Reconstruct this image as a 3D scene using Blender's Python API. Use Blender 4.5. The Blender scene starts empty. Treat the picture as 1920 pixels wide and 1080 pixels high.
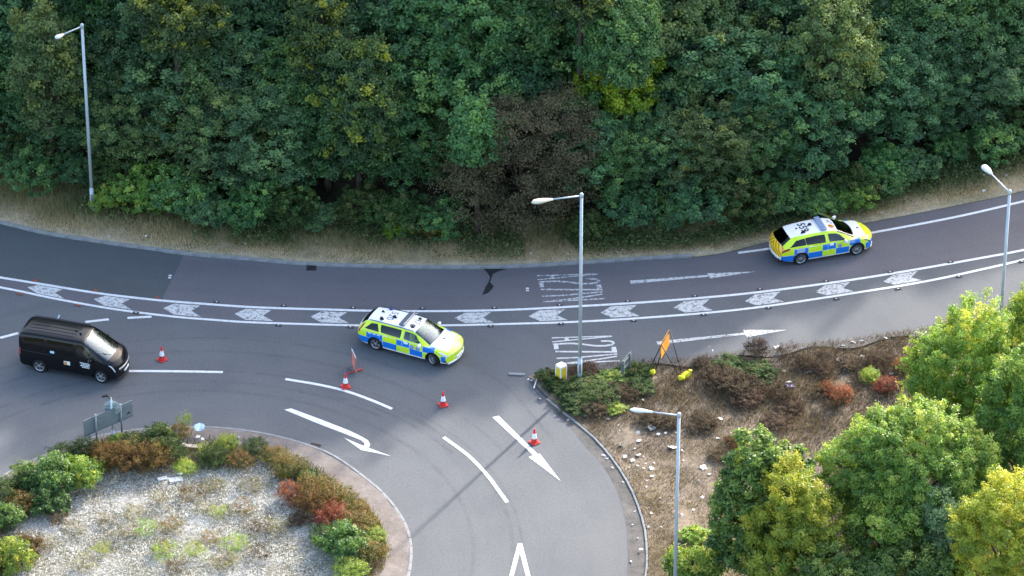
import bpy, bmesh, math, random
import numpy as np
from mathutils import Vector, Matrix

R = math.radians
rnd = random.Random(7)
C = bpy.context.scene.collection

# ------------------------------------------------------------------ camera, sky, sun, exposure
CAM_F, CAM_P, CAM_D = 8640.0, R(33.0), 216.0
cam_d = bpy.data.cameras.new('camera')
cam_d.sensor_width = 36.0
cam_d.lens = 36.0 * CAM_F / 1920.0
cam_d.clip_start = 1.0
cam_d.clip_end = 3000.0
cam = bpy.data.objects.new('camera', cam_d)
C.objects.link(cam)
CAM_O = Vector((0.0, -CAM_D * math.cos(CAM_P), CAM_D * math.sin(CAM_P)))
cam.location = CAM_O
cam.rotation_euler = (math.pi / 2 - CAM_P, 0, 0)
bpy.context.scene.camera = cam

SUN_EL, SUN_AZ = R(28.0), math.atan2(0.53, 0.85)      # azimuth from +Y towards +X
world = bpy.data.worlds.new('World')
bpy.context.scene.world = world
world.use_nodes = True
wn = world.node_tree.nodes
wl = world.node_tree.links
for n in list(wn):
    wn.remove(n)
w_out = wn.new('ShaderNodeOutputWorld')
w_bg = wn.new('ShaderNodeBackground')
w_sky = wn.new('ShaderNodeTexSky')
w_sky.sky_type = 'NISHITA'
w_sky.sun_disc = False
w_sky.sun_elevation = SUN_EL
w_sky.sun_rotation = SUN_AZ
w_sky.air_density = 1.0
w_sky.dust_density = 3.0
w_sky.ozone_density = 1.0
w_bg.inputs['Strength'].default_value = 0.15
wl.new(w_sky.outputs[0], w_bg.inputs['Color'])
wl.new(w_bg.outputs[0], w_out.inputs['Surface'])

sun_d = bpy.data.lights.new('sun', 'SUN')
sun_d.energy = 2.0
sun_d.angle = R(1.2)
sun_d.color = (1.0, 0.95, 0.87)
sun = bpy.data.objects.new('sun', sun_d)
C.objects.link(sun)
sun_dir = Vector((math.sin(SUN_AZ) * math.cos(SUN_EL), math.cos(SUN_AZ) * math.cos(SUN_EL), math.sin(SUN_EL)))
sun.rotation_euler = sun_dir.to_track_quat('Z', 'Y').to_euler()
sun.location = (30, 60, 60)

sc = bpy.context.scene
sc.view_settings.view_transform = 'Standard'
sc.view_settings.look = 'None'
sc.view_settings.gamma = 1.0
sc.view_settings.use_curve_mapping = False
sc.view_settings.exposure = 2.25
sc.render.engine = 'CYCLES'
sc.cycles.use_denoising = True
sc.cycles.max_bounces = 8
sc.cycles.diffuse_bounces = 6
sc.cycles.transparent_max_bounces = 12
sc.cycles.caustics_reflective = False
sc.cycles.caustics_refractive = False


def G(px, py, z=0.0):
    """Ground (or height z) point seen at pixel (px, py) of the 1920 x 1080 photograph."""
    u = (px - 960.0) / CAM_F
    v = (540.0 - py) / CAM_F
    s, c = math.sin(CAM_P), math.cos(CAM_P)
    d = Vector((u, c + v * s, -s + v * c))
    t = (z - CAM_O.z) / d.z
    p = CAM_O + d * t
    return Vector((p.x, p.y, z))


# ------------------------------------------------------------------ material helpers
class NT:
    def __init__(s, name):
        s.m = bpy.data.materials.new(name)
        s.m.use_nodes = True
        s.t = s.m.node_tree
        for n in list(s.t.nodes):
            s.t.nodes.remove(n)
        s.out = s.n('ShaderNodeOutputMaterial')

    def n(s, typ, ins=None, **kw):
        nd = s.t.nodes.new(typ)
        for k, v in kw.items():
            setattr(nd, k, v)
        for k, v in (ins or {}).items():
            s.put(nd.inputs[k], v)
        return nd

    def put(s, sock, v):
        if isinstance(v, bpy.types.NodeSocket):
            s.t.links.new(v, sock)
        elif isinstance(v, (tuple, list)) and len(v) == 3 and sock.type == 'RGBA':
            sock.default_value = (*v, 1)
        else:
            sock.default_value = v

    def obj(s):
        return s.n('ShaderNodeTexCoord').outputs['Object']

    def noise(s, vec, scale, detail=3, rough=0.55, dist=0.0):
        return s.n('ShaderNodeTexNoise', {'Vector': vec, 'Scale': scale, 'Detail': detail, 'Roughness': rough, 'Distortion': dist}).outputs['Fac']

    def ramp(s, fac, stops, interp='LINEAR'):
        r = s.n('ShaderNodeValToRGB', {'Fac': fac})
        cr = r.color_ramp
        cr.interpolation = interp
        while len(cr.elements) < len(stops):
            cr.elements.new(0.5)
        for e, (p, c) in zip(cr.elements, stops):
            e.position = p
            e.color = (*c, 1) if len(c) == 3 else c
        return r.outputs['Color']

    def mix(s, fac, a, b, blend='MIX'):
        m = s.n('ShaderNodeMix', data_type='RGBA', blend_type=blend)
        s.put(m.inputs[0], fac)
        s.put(m.inputs[6], a)
        s.put(m.inputs[7], b)
        return m.outputs[2]

    def math(s, op, a, b=0.0, c=0.0, clamp=False):
        m = s.n('ShaderNodeMath', operation=op, use_clamp=clamp)
        s.put(m.inputs[0], a)
        s.put(m.inputs[1], b)
        s.put(m.inputs[2], c)
        return m.outputs[0]

    def maprange(s, v, a, b, c=0.0, d=1.0):
        m = s.n('ShaderNodeMapRange', {'Value': v, 'From Min': a, 'From Max': b, 'To Min': c, 'To Max': d})
        return m.outputs[0]

    def scale(s, vec, x, y, z):
        return s.n('ShaderNodeMapping', {'Vector': vec, 'Scale': (x, y, z)}).outputs[0]

    def bump(s, h, strength, dist=0.02):
        return s.n('ShaderNodeBump', {'Height': h, 'Strength': strength, 'Distance': dist}).outputs[0]

    def principled(s, color, rough=0.6, spec=0.4, normal=None, metallic=0.0, coat=0.0):
        p = s.n('ShaderNodeBsdfPrincipled', {'Base Color': color, 'Roughness': rough, 'Specular IOR Level': spec, 'Metallic': metallic})
        if coat:
            p.inputs['Coat Weight'].default_value = coat
            p.inputs['Coat Roughness'].default_value = 0.06
        if normal is not None:
            s.put(p.inputs['Normal'], normal)
        return p.outputs[0]

    def surf(s, sh):
        s.t.links.new(sh, s.out.inputs['Surface'])
        return s.m


def mat(name, col, rough=0.6, spec=0.4, metallic=0.0, var=0.18, scale=3.0, coat=0.0):
    t = NT(name)
    f = t.noise(t.obj(), scale, 4)
    k = t.maprange(f, 0.25, 0.75, 1 - var, 1 + var)
    g = t.n('ShaderNodeCombineColor', {0: k, 1: k, 2: k}).outputs[0]
    c = t.mix(1.0, col, g, 'MULTIPLY')
    return t.surf(t.principled(c, rough, spec, metallic=metallic, coat=coat))


ISL_C = (-14.25, -20.9)


def asphalt(name, base, dark, light, radial=False, seed=0.0, speck=0.3):
    """Road surface: mottling, traffic-polished streaks and fine aggregate."""
    t = NT(name)
    o = t.obj()
    if radial:
        sub = t.n('ShaderNodeVectorMath', {0: o, 1: (ISL_C[0], ISL_C[1], 0)}, operation='SUBTRACT').outputs[0]
        sx = t.n('ShaderNodeSeparateXYZ', {0: sub})
        r = t.n('ShaderNodeVectorMath', {0: sub}, operation='LENGTH').outputs['Value']
        a = t.math('ARCTAN2', sx.outputs[1], sx.outputs[0])
        vec = t.n('ShaderNodeCombineXYZ', {0: r, 1: t.math('MULTIPLY', a, 2.2), 2: seed}).outputs[0]
        st = t.noise(t.scale(vec, 0.9, 1.0, 1.0), 1.0, 5, 0.62, 0.3)
    else:
        # the lanes bow gently: follow the curve of the carriageway
        sx = t.n('ShaderNodeSeparateXYZ', {0: o})
        x2 = t.math('MULTIPLY', sx.outputs[0], sx.outputs[0])
        yy = t.math('SUBTRACT', sx.outputs[1], t.math('MULTIPLY', x2, 0.0062))
        vec = t.n('ShaderNodeCombineXYZ', {0: t.math('MULTIPLY', sx.outputs[0], 0.07), 1: yy, 2: seed}).outputs[0]
        st = t.noise(vec, 0.95, 5, 0.6, 0.2)
    big = t.noise(o, 0.22, 4, 0.6)
    fine = t.noise(o, 9.0, 4, 0.75)
    vf = t.n('ShaderNodeTexVoronoi', {'Vector': o, 'Scale': 42.0}).outputs['Distance']
    c = t.mix(t.maprange(st, 0.33, 0.68), dark, base)
    c = t.mix(t.maprange(big, 0.35, 0.72, 0.0, 0.75), c, light)
    k = t.maprange(fine, 0.3, 0.7, 1 - speck * 0.5, 1 + speck * 0.5)
    k = t.math('MULTIPLY', k, t.maprange(vf, 0.0, 0.7, 1.12, 0.88))
    g = t.n('ShaderNodeCombineColor', {0: k, 1: k, 2: k}).outputs[0]
    c = t.mix(1.0, c, g, 'MULTIPLY')
    return t.surf(t.principled(c, 0.82, 0.35, t.bump(vf, 0.25, 0.01)))


def paint(name, col=(0.70, 0.70, 0.685), worn=0.2, scale=5.0):
    """Thermoplastic road paint; worn away in places so the road shows through."""
    t = NT(name)
    o = t.obj()
    f = t.noise(o, scale, 6, 0.7)
    f2 = t.noise(t.scale(o, 1.0, 3.0, 1.0), scale * 3.2, 4, 0.7)
    w = t.math('ADD', t.math('MULTIPLY', f, 0.6), t.math('MULTIPLY', f2, 0.4))
    c = t.mix(t.maprange(w, 0.4, 0.6), tuple(v * 0.72 for v in col), col)
    p = t.principled(c, 0.6, 0.4)
    tr = t.n('ShaderNodeBsdfTransparent').outputs[0]
    a = t.maprange(w, 0.30 + worn * 0.28, 0.36 + worn * 0.34)
    m = t.n('ShaderNodeMixShader', {0: a, 1: tr, 2: p}).outputs[0]
    return t.surf(m)


def film(name, col, lo, hi, strength, scale=2.0, rough=0.7):
    """Thin stain or rubber film on the road with broken edges."""
    t = NT(name)
    o = t.obj()
    f = t.noise(o, scale, 5, 0.65)
    a = t.math('MULTIPLY', t.maprange(f, lo, hi), strength)
    m = t.n('ShaderNodeMixShader', {0: a, 1: t.n('ShaderNodeBsdfTransparent').outputs[0], 2: t.principled(col, rough, 0.3)}).outputs[0]
    return t.surf(m)


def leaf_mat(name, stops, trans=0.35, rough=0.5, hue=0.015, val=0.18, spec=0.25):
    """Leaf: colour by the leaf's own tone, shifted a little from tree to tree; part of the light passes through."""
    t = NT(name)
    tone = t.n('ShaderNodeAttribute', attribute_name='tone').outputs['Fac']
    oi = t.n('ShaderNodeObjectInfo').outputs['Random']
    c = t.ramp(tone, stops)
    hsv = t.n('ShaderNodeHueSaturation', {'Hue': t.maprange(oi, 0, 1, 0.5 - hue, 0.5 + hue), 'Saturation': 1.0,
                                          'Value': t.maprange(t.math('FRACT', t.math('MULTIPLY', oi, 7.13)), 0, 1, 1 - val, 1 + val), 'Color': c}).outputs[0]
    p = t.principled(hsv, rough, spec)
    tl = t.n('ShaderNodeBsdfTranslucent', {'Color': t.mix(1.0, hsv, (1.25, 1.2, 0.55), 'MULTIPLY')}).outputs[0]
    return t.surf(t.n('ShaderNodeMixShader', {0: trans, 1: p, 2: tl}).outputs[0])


def soil(name, cols, scales=(0.35, 1.6, 7.0), bump=0.5):
    t = NT(name)
    o = t.obj()
    a = t.noise(o, scales[0], 4, 0.6)
    b = t.noise(o, scales[1], 5, 0.65)
    f = t.noise(o, scales[2], 5, 0.75)
    w = t.math('ADD', t.math('MULTIPLY', a, 0.35), t.math('ADD', t.math('MULTIPLY', b, 0.35), t.math('MULTIPLY', f, 0.30)))
    n = len(cols)
    c = t.ramp(w, [(0.32 + 0.36 * i / (n - 1), cols[i]) for i in range(n)])
    return t.surf(t.principled(c, 0.95, 0.15, t.bump(f, bump, 0.06)))


def glass(name, tint, gloss=1.0, rough=0.03, gcol=(1, 1, 1)):
    t = NT(name)
    fr = t.n('ShaderNodeFresnel', {'IOR': 1.5}).outputs[0]
    fr = t.math('MULTIPLY', fr, gloss, clamp=True)
    fr = t.math('ADD', fr, 0.03, clamp=True)
    tr = t.n('ShaderNodeBsdfTransparent', {'Color': tint}).outputs[0]
    gl = t.n('ShaderNodeBsdfGlossy', {'Color': gcol + (1,), 'Roughness': rough}).outputs[0]
    return t.surf(t.n('ShaderNodeMixShader', {0: fr, 1: tr, 2: gl}).outputs[0])


# ------------------------------------------------------------------ object helpers
def link(o, parent=None):
    C.objects.link(o)
    if parent is not None:
        o.parent = parent
    return o


def tag(o, label=None, cat=None, group=None, kind=None):
    for k, v in (('label', label), ('category', cat), ('group', group), ('kind', kind)):
        if v:
            o[k] = v
    return o


def empty(name, loc=(0, 0, 0), rz=0.0):
    o = bpy.data.objects.new(name, None)
    o.location = loc
    o.rotation_euler = (0, 0, rz)
    o.empty_display_size = 0.2
    return link(o)


def mesh_np(name, verts, faces_idx, loop_tot, mats, midx=None, attrs=None, smooth=False):
    me = bpy.data.meshes.new(name)
    v = np.asarray(verts, np.float32)
    fi = np.asarray(faces_idx, np.int32).ravel()
    lt = np.asarray(loop_tot, np.int32)
    me.vertices.add(len(v))
    me.vertices.foreach_set('co', v.ravel())
    me.loops.add(len(fi))
    me.loops.foreach_set('vertex_index', fi)
    me.polygons.add(len(lt))
    ls = np.zeros(len(lt), np.int32)
    ls[1:] = np.cumsum(lt)[:-1]
    me.polygons.foreach_set('loop_start', ls)
    if midx is not None:
        me.polygons.foreach_set('material_index', np.asarray(midx, np.int32))
    if smooth:
        me.polygons.foreach_set('use_smooth', np.ones(len(lt), bool))
    for m in mats:
        me.materials.append(m)
    for k, a in (attrs or {}).items():
        at = me.attributes.new(k, 'FLOAT', 'POINT')
        at.data.foreach_set('value', np.asarray(a, np.float32))
    me.update(calc_edges=True)
    return me


def obj(name, me, parent=None, loc=None, rot=None):
    o = bpy.data.objects.new(name, me)
    if loc is not None:
        o.location = loc
    if rot is not None:
        o.rotation_euler = rot
    return link(o, parent)


class MB:
    """Collects simple solids into one mesh."""

    def __init__(s):
        s.bm = bmesh.new()

    def box(s, size, loc=(0, 0, 0), rot=None, bevel=0.0, mi=0, taper=None):
        v = bmesh.ops.create_cube(s.bm, size=1.0)['verts']
        for p in v:
            if taper and p.co.z > 0:
                p.co.x *= taper
                p.co.y *= taper
            p.co = Vector((p.co.x * size[0], p.co.y * size[1], p.co.z * size[2]))
        fs = list({f for p in v for f in p.link_faces})
        if bevel:
            es = list({e for p in v for e in p.link_edges})
            r = bmesh.ops.bevel(s.bm, geom=es, offset=bevel, segments=2, affect='EDGES', profile=0.6)
            v = list({p for f in r['faces'] for p in f.verts} | {p for p in v if p.is_valid})
            fs = list({f for p in v for f in p.link_faces})
        M = Matrix.Translation(loc) @ (rot.to_4x4() if rot is not None else Matrix())
        for p in v:
            p.co = M @ p.co
        for f in fs:
            f.material_index = mi
        return s

    def tube(s, pts, radii, sides=8, mi=0, cap=True, smooth=True):
        pts = [Vector(p) for p in pts]
        if not isinstance(radii, (list, tuple)):
            radii = [radii] * len(pts)
        rings = []
        ref = Vector((0.31, 0.17, 0.93))
        for i, p in enumerate(pts):
            d = (pts[min(i + 1, len(pts) - 1)] - pts[max(i - 1, 0)]).normalized()
            r0 = ref if abs(d.dot(ref)) < 0.94 else Vector((1, 0, 0.1))
            a = d.cross(r0).normalized()
            b = d.cross(a)
            rings.append([s.bm.verts.new(p + (a * math.cos(2 * math.pi * k / sides) + b * math.sin(2 * math.pi * k / sides)) * radii[i]) for k in range(sides)])
        for i in range(len(rings) - 1):
            for k in range(sides):
                f = s.bm.faces.new((rings[i][k], rings[i][(k + 1) % sides], rings[i + 1][(k + 1) % sides], rings[i + 1][k]))
                f.material_index = mi
                f.smooth = smooth
        if cap:
            for rg in (rings[0], rings[-1]):
                f = s.bm.faces.new(rg)
                f.material_index = mi
        return s

    def lathe(s, prof, sides=24, axis='Z', loc=(0, 0, 0), mi=0, smooth=True, cap=True):
        rings = []
        for r, h in prof:
            ring = []
            for k in range(sides):
                a = 2 * math.pi * k / sides
                x, y = r * math.cos(a), r * math.sin(a)
                co = (x, y, h) if axis == 'Z' else (x, h, y)
                ring.append(s.bm.verts.new(Vector(co) + Vector(loc)))
            rings.append(ring)
        for i in range(len(rings) - 1):
            for k in range(sides):
                f = s.bm.faces.new((rings[i][k], rings[i][(k + 1) % sides], rings[i + 1][(k + 1) % sides], rings[i + 1][k]))
                f.material_index = mi
                f.smooth = smooth
        for rg in (rings[0], rings[-1]):
            if cap and (rg[0].co - rg[sides // 2].co).length > 1e-4:
                s.bm.faces.new(rg).material_index = mi
        return s

    def poly(s, pts, mi=0, thick=0.0):
        vs = [s.bm.verts.new(Vector(p)) for p in pts]
        f = s.bm.faces.new(vs)
        f.material_index = mi
        if thick:
            r = bmesh.ops.extrude_face_region(s.bm, geom=[f])
            n = f.normal if f.normal.length else Vector((0, 0, 1))
            f.normal_update()
            n = f.normal.copy()
            for g in r['geom']:
                if isinstance(g, bmesh.types.BMVert):
                    g.co -= n * thick
        return s

    def mesh(s, name, mats, recalc=True):
        if recalc:
            bmesh.ops.recalc_face_normals(s.bm, faces=s.bm.faces[:])
        me = bpy.data.meshes.new(name)
        s.bm.to_mesh(me)
        s.bm.free()
        for m in (mats if isinstance(mats, (list, tuple)) else [mats]):
            me.materials.append(m)
        return me

    def build(s, name, mats, parent=None, **kw):
        return obj(name, s.mesh(name, mats), parent, **kw)


def copy_tree(o, parent=None):
    c = o.copy()
    C.objects.link(c)
    if parent is not None:
        c.parent = parent
    for ch in list(o.children):
        copy_tree(ch, c)
    return c


def spline(pts, step=0.25):
    """Catmull-Rom through points, resampled at an even step."""
    P = [Vector(p) for p in pts]
    P = [P[0] * 2 - P[1]] + P + [P[-1] * 2 - P[-2]]
    dense = []
    for i in range(1, len(P) - 2):
        n = max(4, int((P[i + 1] - P[i]).length / 0.1))
        for k in range(n):
            u = k / n
            a, b, c, d = P[i - 1], P[i], P[i + 1], P[i + 2]
            dense.append(0.5 * ((2 * b) + (c - a) * u + (2 * a - 5 * b + 4 * c - d) * u * u + (3 * b - a - 3 * c + d) * u ** 3))
    dense.append(P[-2])
    L = [0.0]
    for i in range(1, len(dense)):
        L.append(L[-1] + (dense[i] - dense[i - 1]).length)
    n = max(2, int(round(L[-1] / step)) + 1)
    A = np.array([tuple(p) for p in dense])
    S = np.linspace(0, L[-1], n)
    return [Vector((np.interp(s, L, A[:, 0]), np.interp(s, L, A[:, 1]), np.interp(s, L, A[:, 2]))) for s in S]


def normals2d(pts):
    out = []
    for i in range(len(pts)):
        d = pts[min(i + 1, len(pts) - 1)] - pts[max(i - 1, 0)]
        d.z = 0
        d.normalize()
        out.append(Vector((-d.y, d.x, 0)))
    return out


def inside(poly, X, Y):
    P = np.array([(p[0], p[1]) for p in poly])
    r = np.zeros(len(X), bool)
    j = len(P) - 1
    for i in range(len(P)):
        c = ((P[i, 1] > Y) != (P[j, 1] > Y)) & (X < (P[j, 0] - P[i, 0]) * (Y - P[i, 1]) / (P[j, 1] - P[i, 1] + 1e-12) + P[i, 0])
        r ^= c
        j = i
    return r


def pxs(pts, z=0.0):
    return [G(x, y, z) for x, y in pts]


# ------------------------------------------------------------------ materials
M_road_low = asphalt('asphalt_grey', (0.105, 0.109, 0.114), (0.088, 0.092, 0.098), (0.124, 0.127, 0.130), True, 1.0)
M_road_up = asphalt('asphalt_mauve', (0.116, 0.108, 0.117), (0.098, 0.091, 0.099), (0.132, 0.125, 0.131), False, 4.0)
M_road_new = asphalt('asphalt_dark', (0.072, 0.081, 0.083), (0.060, 0.068, 0.070), (0.083, 0.091, 0.093), False, 7.0)
M_gutter = soil('gutter_grit', [(0.05, 0.048, 0.047), (0.085, 0.08, 0.075), (0.13, 0.12, 0.11), (0.2, 0.18, 0.16)], (0.6, 3.0, 14.0), 0.3)
M_paint = paint('road_paint', worn=0.12)
M_paint_worn = paint('road_paint_worn', (0.54, 0.54, 0.52), worn=0.36, scale=5.5)
M_paint_faint = paint('road_paint_faint', (0.50, 0.50, 0.50), worn=0.42, scale=6.0)
M_kerb = mat('kerb_concrete', (0.25, 0.25, 0.245), 0.9, 0.2, var=0.3, scale=2.2)
M_kerb_old = mat('kerb_weathered', (0.27, 0.265, 0.25), 0.95, 0.15, var=0.4, scale=1.6)
M_verge = soil('verge_soil', [(0.10, 0.095, 0.05), (0.21, 0.18, 0.105), (0.36, 0.29, 0.195), (0.46, 0.38, 0.27)])
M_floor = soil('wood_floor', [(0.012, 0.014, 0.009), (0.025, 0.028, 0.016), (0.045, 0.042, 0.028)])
M_ground = soil('ground_grass', [(0.03, 0.035, 0.015), (0.06, 0.06, 0.03), (0.10, 0.09, 0.05)])
M_right = soil('dry_ground', [(0.075, 0.058, 0.048), (0.145, 0.115, 0.088), (0.24, 0.19, 0.138), (0.36, 0.29, 0.20)])
M_chalk = soil('chalk_ground', [(0.11, 0.10, 0.08), (0.24, 0.225, 0.20), (0.38, 0.375, 0.36), (0.50, 0.50, 0.485)], (0.5, 3.0, 6.5), 1.0)
M_pink = soil('pink_gravel', [(0.12, 0.10, 0.085), (0.20, 0.17, 0.15), (0.29, 0.26, 0.235)], (0.6, 3.0, 14.0), 0.6)
M_galv = mat('galvanised_steel', (0.44, 0.49, 0.52), 0.5, 0.5, 0.12, 0.12, 2.0)
M_galv_d = mat('dull_steel', (0.20, 0.22, 0.235), 0.55, 0.5, 0.3, 0.15, 2.0)
M_black = mat('black_plastic', (0.012, 0.012, 0.013), 0.55, 0.4)
M_rubber = mat('tyre_rubber', (0.016, 0.016, 0.017), 0.85, 0.25)
M_alloy = mat('alloy_rim', (0.42, 0.43, 0.45), 0.3, 0.5, 0.75, 0.08)
M_alloy_d = mat('dark_alloy', (0.05, 0.05, 0.055), 0.35, 0.5, 0.5, 0.1)
M_white = mat('white_paint', (0.78, 0.78, 0.79), 0.35, 0.5, 0, 0.04, 1.0, 0.3)
M_cream = mat('cream_lantern', (0.62, 0.56, 0.42), 0.45, 0.5, 0, 0.15, 5.0)
M_lens = mat('lantern_lens', (0.62, 0.64, 0.66), 0.2, 0.6, 0, 0.08)
M_orange_red = mat('cone_red', (0.62, 0.035, 0.03), 0.5, 0.45, 0, 0.15, 6)
M_cone_white = mat('cone_sleeve', (0.80, 0.80, 0.80), 0.45, 0.5, 0, 0.1, 8)
M_signgrey = mat('sign_back', (0.17, 0.20, 0.205), 0.55, 0.45, 0.2, 0.15, 2.5)
M_signdisc = mat('disc_back', (0.30, 0.36, 0.36), 0.5, 0.5, 0.2, 0.45, 9.0)
M_signgreen = mat('green_sign_back', (0.12, 0.16, 0.155), 0.5, 0.45, 0.2, 0.35, 6.0)
M_orange = mat('temporary_sign_orange', (0.66, 0.27, 0.03), 0.6, 0.35, 0, 0.25, 4.0)
M_sand = mat('sandbag_yellow', (0.72, 0.66, 0.03), 0.7, 0.3, 0, 0.25, 7.0)
M_boll = mat('bollard_yellow', (0.72, 0.52, 0.03), 0.5, 0.4, 0, 0.1)
M_iron = mat('cast_iron', (0.035, 0.033, 0.033), 0.7, 0.4, 0.3, 0.3, 12.0)
M_stud = mat('stud_iron', (0.06, 0.055, 0.055), 0.7, 0.4, 0.2, 0.3, 12.0)
M_stud_red = mat('stud_rust', (0.16, 0.07, 0.05), 0.8, 0.3, 0, 0.3, 12.0)
M_reflect = mat('reflector', (0.75, 0.75, 0.75), 0.2, 0.6)
M_litter = mat('white_litter', (0.62, 0.61, 0.58), 0.7, 0.3, 0, 0.15, 9.0)
M_litter_g = mat('grey_litter', (0.36, 0.355, 0.33), 0.7, 0.3, 0, 0.2, 9.0)
M_purple = mat('lilac_print', (0.30, 0.26, 0.55), 0.6, 0.3, 0, 0.25, 9.0)
M_bluebag = mat('blue_plastic', (0.30, 0.45, 0.58), 0.4, 0.5, 0, 0.3, 9.0)
M_bark = mat('bark', (0.075, 0.06, 0.045), 0.95, 0.1, 0, 0.4, 6.0)
M_hiviz = mat('hi_vis_cloth', (0.35, 0.62, 0.10), 0.8, 0.2, 0, 0.2, 12)
M_dark_cloth = mat('dark_cloth', (0.03, 0.032, 0.04), 0.85, 0.2, 0, 0.3, 12)
M_beige_cloth = mat('beige_cloth', (0.42, 0.33, 0.24), 0.85, 0.2, 0, 0.2, 12)
M_skin = mat('skin', (0.52, 0.33, 0.25), 0.55, 0.35, 0, 0.1, 14)
M_hair = mat('hair', (0.05, 0.035, 0.025), 0.7, 0.3, 0, 0.3, 30)
M_seat = mat('seat_cloth', (0.03, 0.03, 0.033), 0.85, 0.2, 0, 0.3, 10)
M_stain = film('oil_stain', (0.018, 0.018, 0.02), 0.18, 0.34, 0.75, 5.0, 0.5)
M_tyremark = film('rubber_mark', (0.035, 0.035, 0.037), 0.36, 0.70, 0.14, 1.1)
M_wet = film('dust_film', (0.26, 0.25, 0.235), 0.40, 0.72, 0.35, 1.1)

LM_dark = leaf_mat('leaf_dark', [(0.0, (0.0484, 0.0968, 0.04753)), (0.45, (0.0924, 0.1848, 0.0817)), (0.8, (0.1408, 0.2596, 0.09805)), (1.0, (0.22, 0.341, 0.1114))], 0.3)
LM_mid = leaf_mat('leaf_mid', [(0.0, (0.05058, 0.1054, 0.04183)), (0.45, (0.1012, 0.2108, 0.0717)), (0.8, (0.1559, 0.2782, 0.08215)), (1.0, (0.2529, 0.3793, 0.08963))], 0.3)
LM_olive = leaf_mat('leaf_olive', [(0.0, (0.06096, 0.09348, 0.03823)), (0.45, (0.122, 0.1869, 0.06763)), (0.8, (0.1789, 0.2479, 0.07644)), (1.0, (0.3049, 0.3354, 0.08085))], 0.3)
LM_copper = leaf_mat('leaf_copper', [(0.0, (0.04934, 0.04554, 0.0238)), (0.5, (0.11, 0.08918, 0.0476)), (0.85, (0.1613, 0.1252, 0.06545)), (1.0, (0.1139, 0.1518, 0.0476))], 0.2)
LM_lime = leaf_mat('leaf_lime', [(0.0, (0.07, 0.14, 0.024)), (0.4, (0.18, 0.32, 0.03)), (0.8, (0.30, 0.46, 0.035)), (1.0, (0.40, 0.50, 0.04))], 0.35)
LM_yellowtip = leaf_mat('leaf_yellow_tip', [(0.0, (0.030, 0.060, 0.028)), (0.5, (0.065, 0.118, 0.045)), (0.75, (0.12, 0.175, 0.04)), (1.0, (0.30, 0.31, 0.03))], 0.3)
LM_fresh = leaf_mat('leaf_fresh', [(0.0, (0.08443, 0.1689, 0.04508)), (0.5, (0.1972, 0.3285, 0.06968)), (0.85, (0.319, 0.4407, 0.08607)), (1.0, (0.4691, 0.5253, 0.1229))], 0.5, 0.45, spec=0.42)
LM_gold = leaf_mat('leaf_gold', [(0.0, (0.09, 0.17, 0.036)), (0.4, (0.22, 0.32, 0.05)), (0.75, (0.38, 0.46, 0.06)), (1.0, (0.52, 0.52, 0.07))], 0.5, 0.45, spec=0.42)
LM_sun = leaf_mat('leaf_sunny', [(0.0, (0.09888, 0.1797, 0.04341)), (0.5, (0.2338, 0.3507, 0.06315)), (0.85, (0.3776, 0.4584, 0.08288)), (1.0, (0.5934, 0.5214, 0.09867))], 0.5, 0.45, spec=0.42)
LM_sage = leaf_mat('leaf_sage', [(0.0, (0.1021, 0.1588, 0.07301)), (0.5, (0.2268, 0.3175, 0.146)), (1.0, (0.4309, 0.499, 0.2271))], 0.3)
LM_tree = leaf_mat('leaf_tree', [(0.0, (0.0405, 0.08775, 0.0286)), (0.5, (0.08775, 0.1688, 0.0442)), (0.85, (0.1485, 0.243, 0.0546)), (1.0, (0.243, 0.324, 0.078))], 0.45, 0.45, spec=0.42)
LM_rust = leaf_mat('leaf_rust', [(0.0, (0.0405, 0.0315, 0.018)), (0.4, (0.108, 0.0675, 0.028)), (0.75, (0.18, 0.0945, 0.035)), (1.0, (0.234, 0.18, 0.05))], 0.3, 0.7, spec=0.08)
LM_red = leaf_mat('leaf_red', [(0.0, (0.09, 0.04, 0.022)), (0.5, (0.25, 0.075, 0.035)), (1.0, (0.36, 0.13, 0.045))], 0.35)
LM_dead = leaf_mat('dead_stems', [(0.0, (0.03341, 0.0243, 0.01716)), (0.5, (0.07594, 0.05468, 0.03827)), (1.0, (0.167, 0.1215, 0.07653))], 0.1, 0.9, spec=0.03)
LM_autumn = leaf_mat('leaf_autumn', [(0.0, (0.05, 0.06, 0.018)), (0.4, (0.13, 0.13, 0.03)), (0.7, (0.24, 0.18, 0.04)), (1.0, (0.30, 0.12, 0.04))], 0.35)
LM_bramble = leaf_mat('leaf_bramble', [(0.0, (0.0231, 0.042, 0.01603)), (0.5, (0.0525, 0.08925, 0.0285)), (0.85, (0.08925, 0.1365, 0.03563)), (1.0, (0.147, 0.1365, 0.05344))], 0.3, 0.6, spec=0.12)
LM_strawgrass = leaf_mat('straw', [(0.0, (0.10, 0.14, 0.05)), (0.35, (0.24, 0.225, 0.10)), (0.7, (0.46, 0.36, 0.215)), (1.0, (0.66, 0.51, 0.35))], 0.3, 0.8, spec=0.05)
LM_brown_grass = leaf_mat('brown_grass', [(0.0, (0.07562, 0.05775, 0.0432)), (0.35, (0.1581, 0.1237, 0.0864)), (0.7, (0.275, 0.22, 0.138)), (1.0, (0.4537, 0.3712, 0.222))], 0.25, 0.8)
LM_creeper = leaf_mat('creeper', [(0.0, (0.045, 0.075, 0.032)), (0.4, (0.10, 0.15, 0.055)), (0.75, (0.17, 0.19, 0.075)), (1.0, (0.27, 0.24, 0.11))], 0.35, 0.7, spec=0.1)
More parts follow.
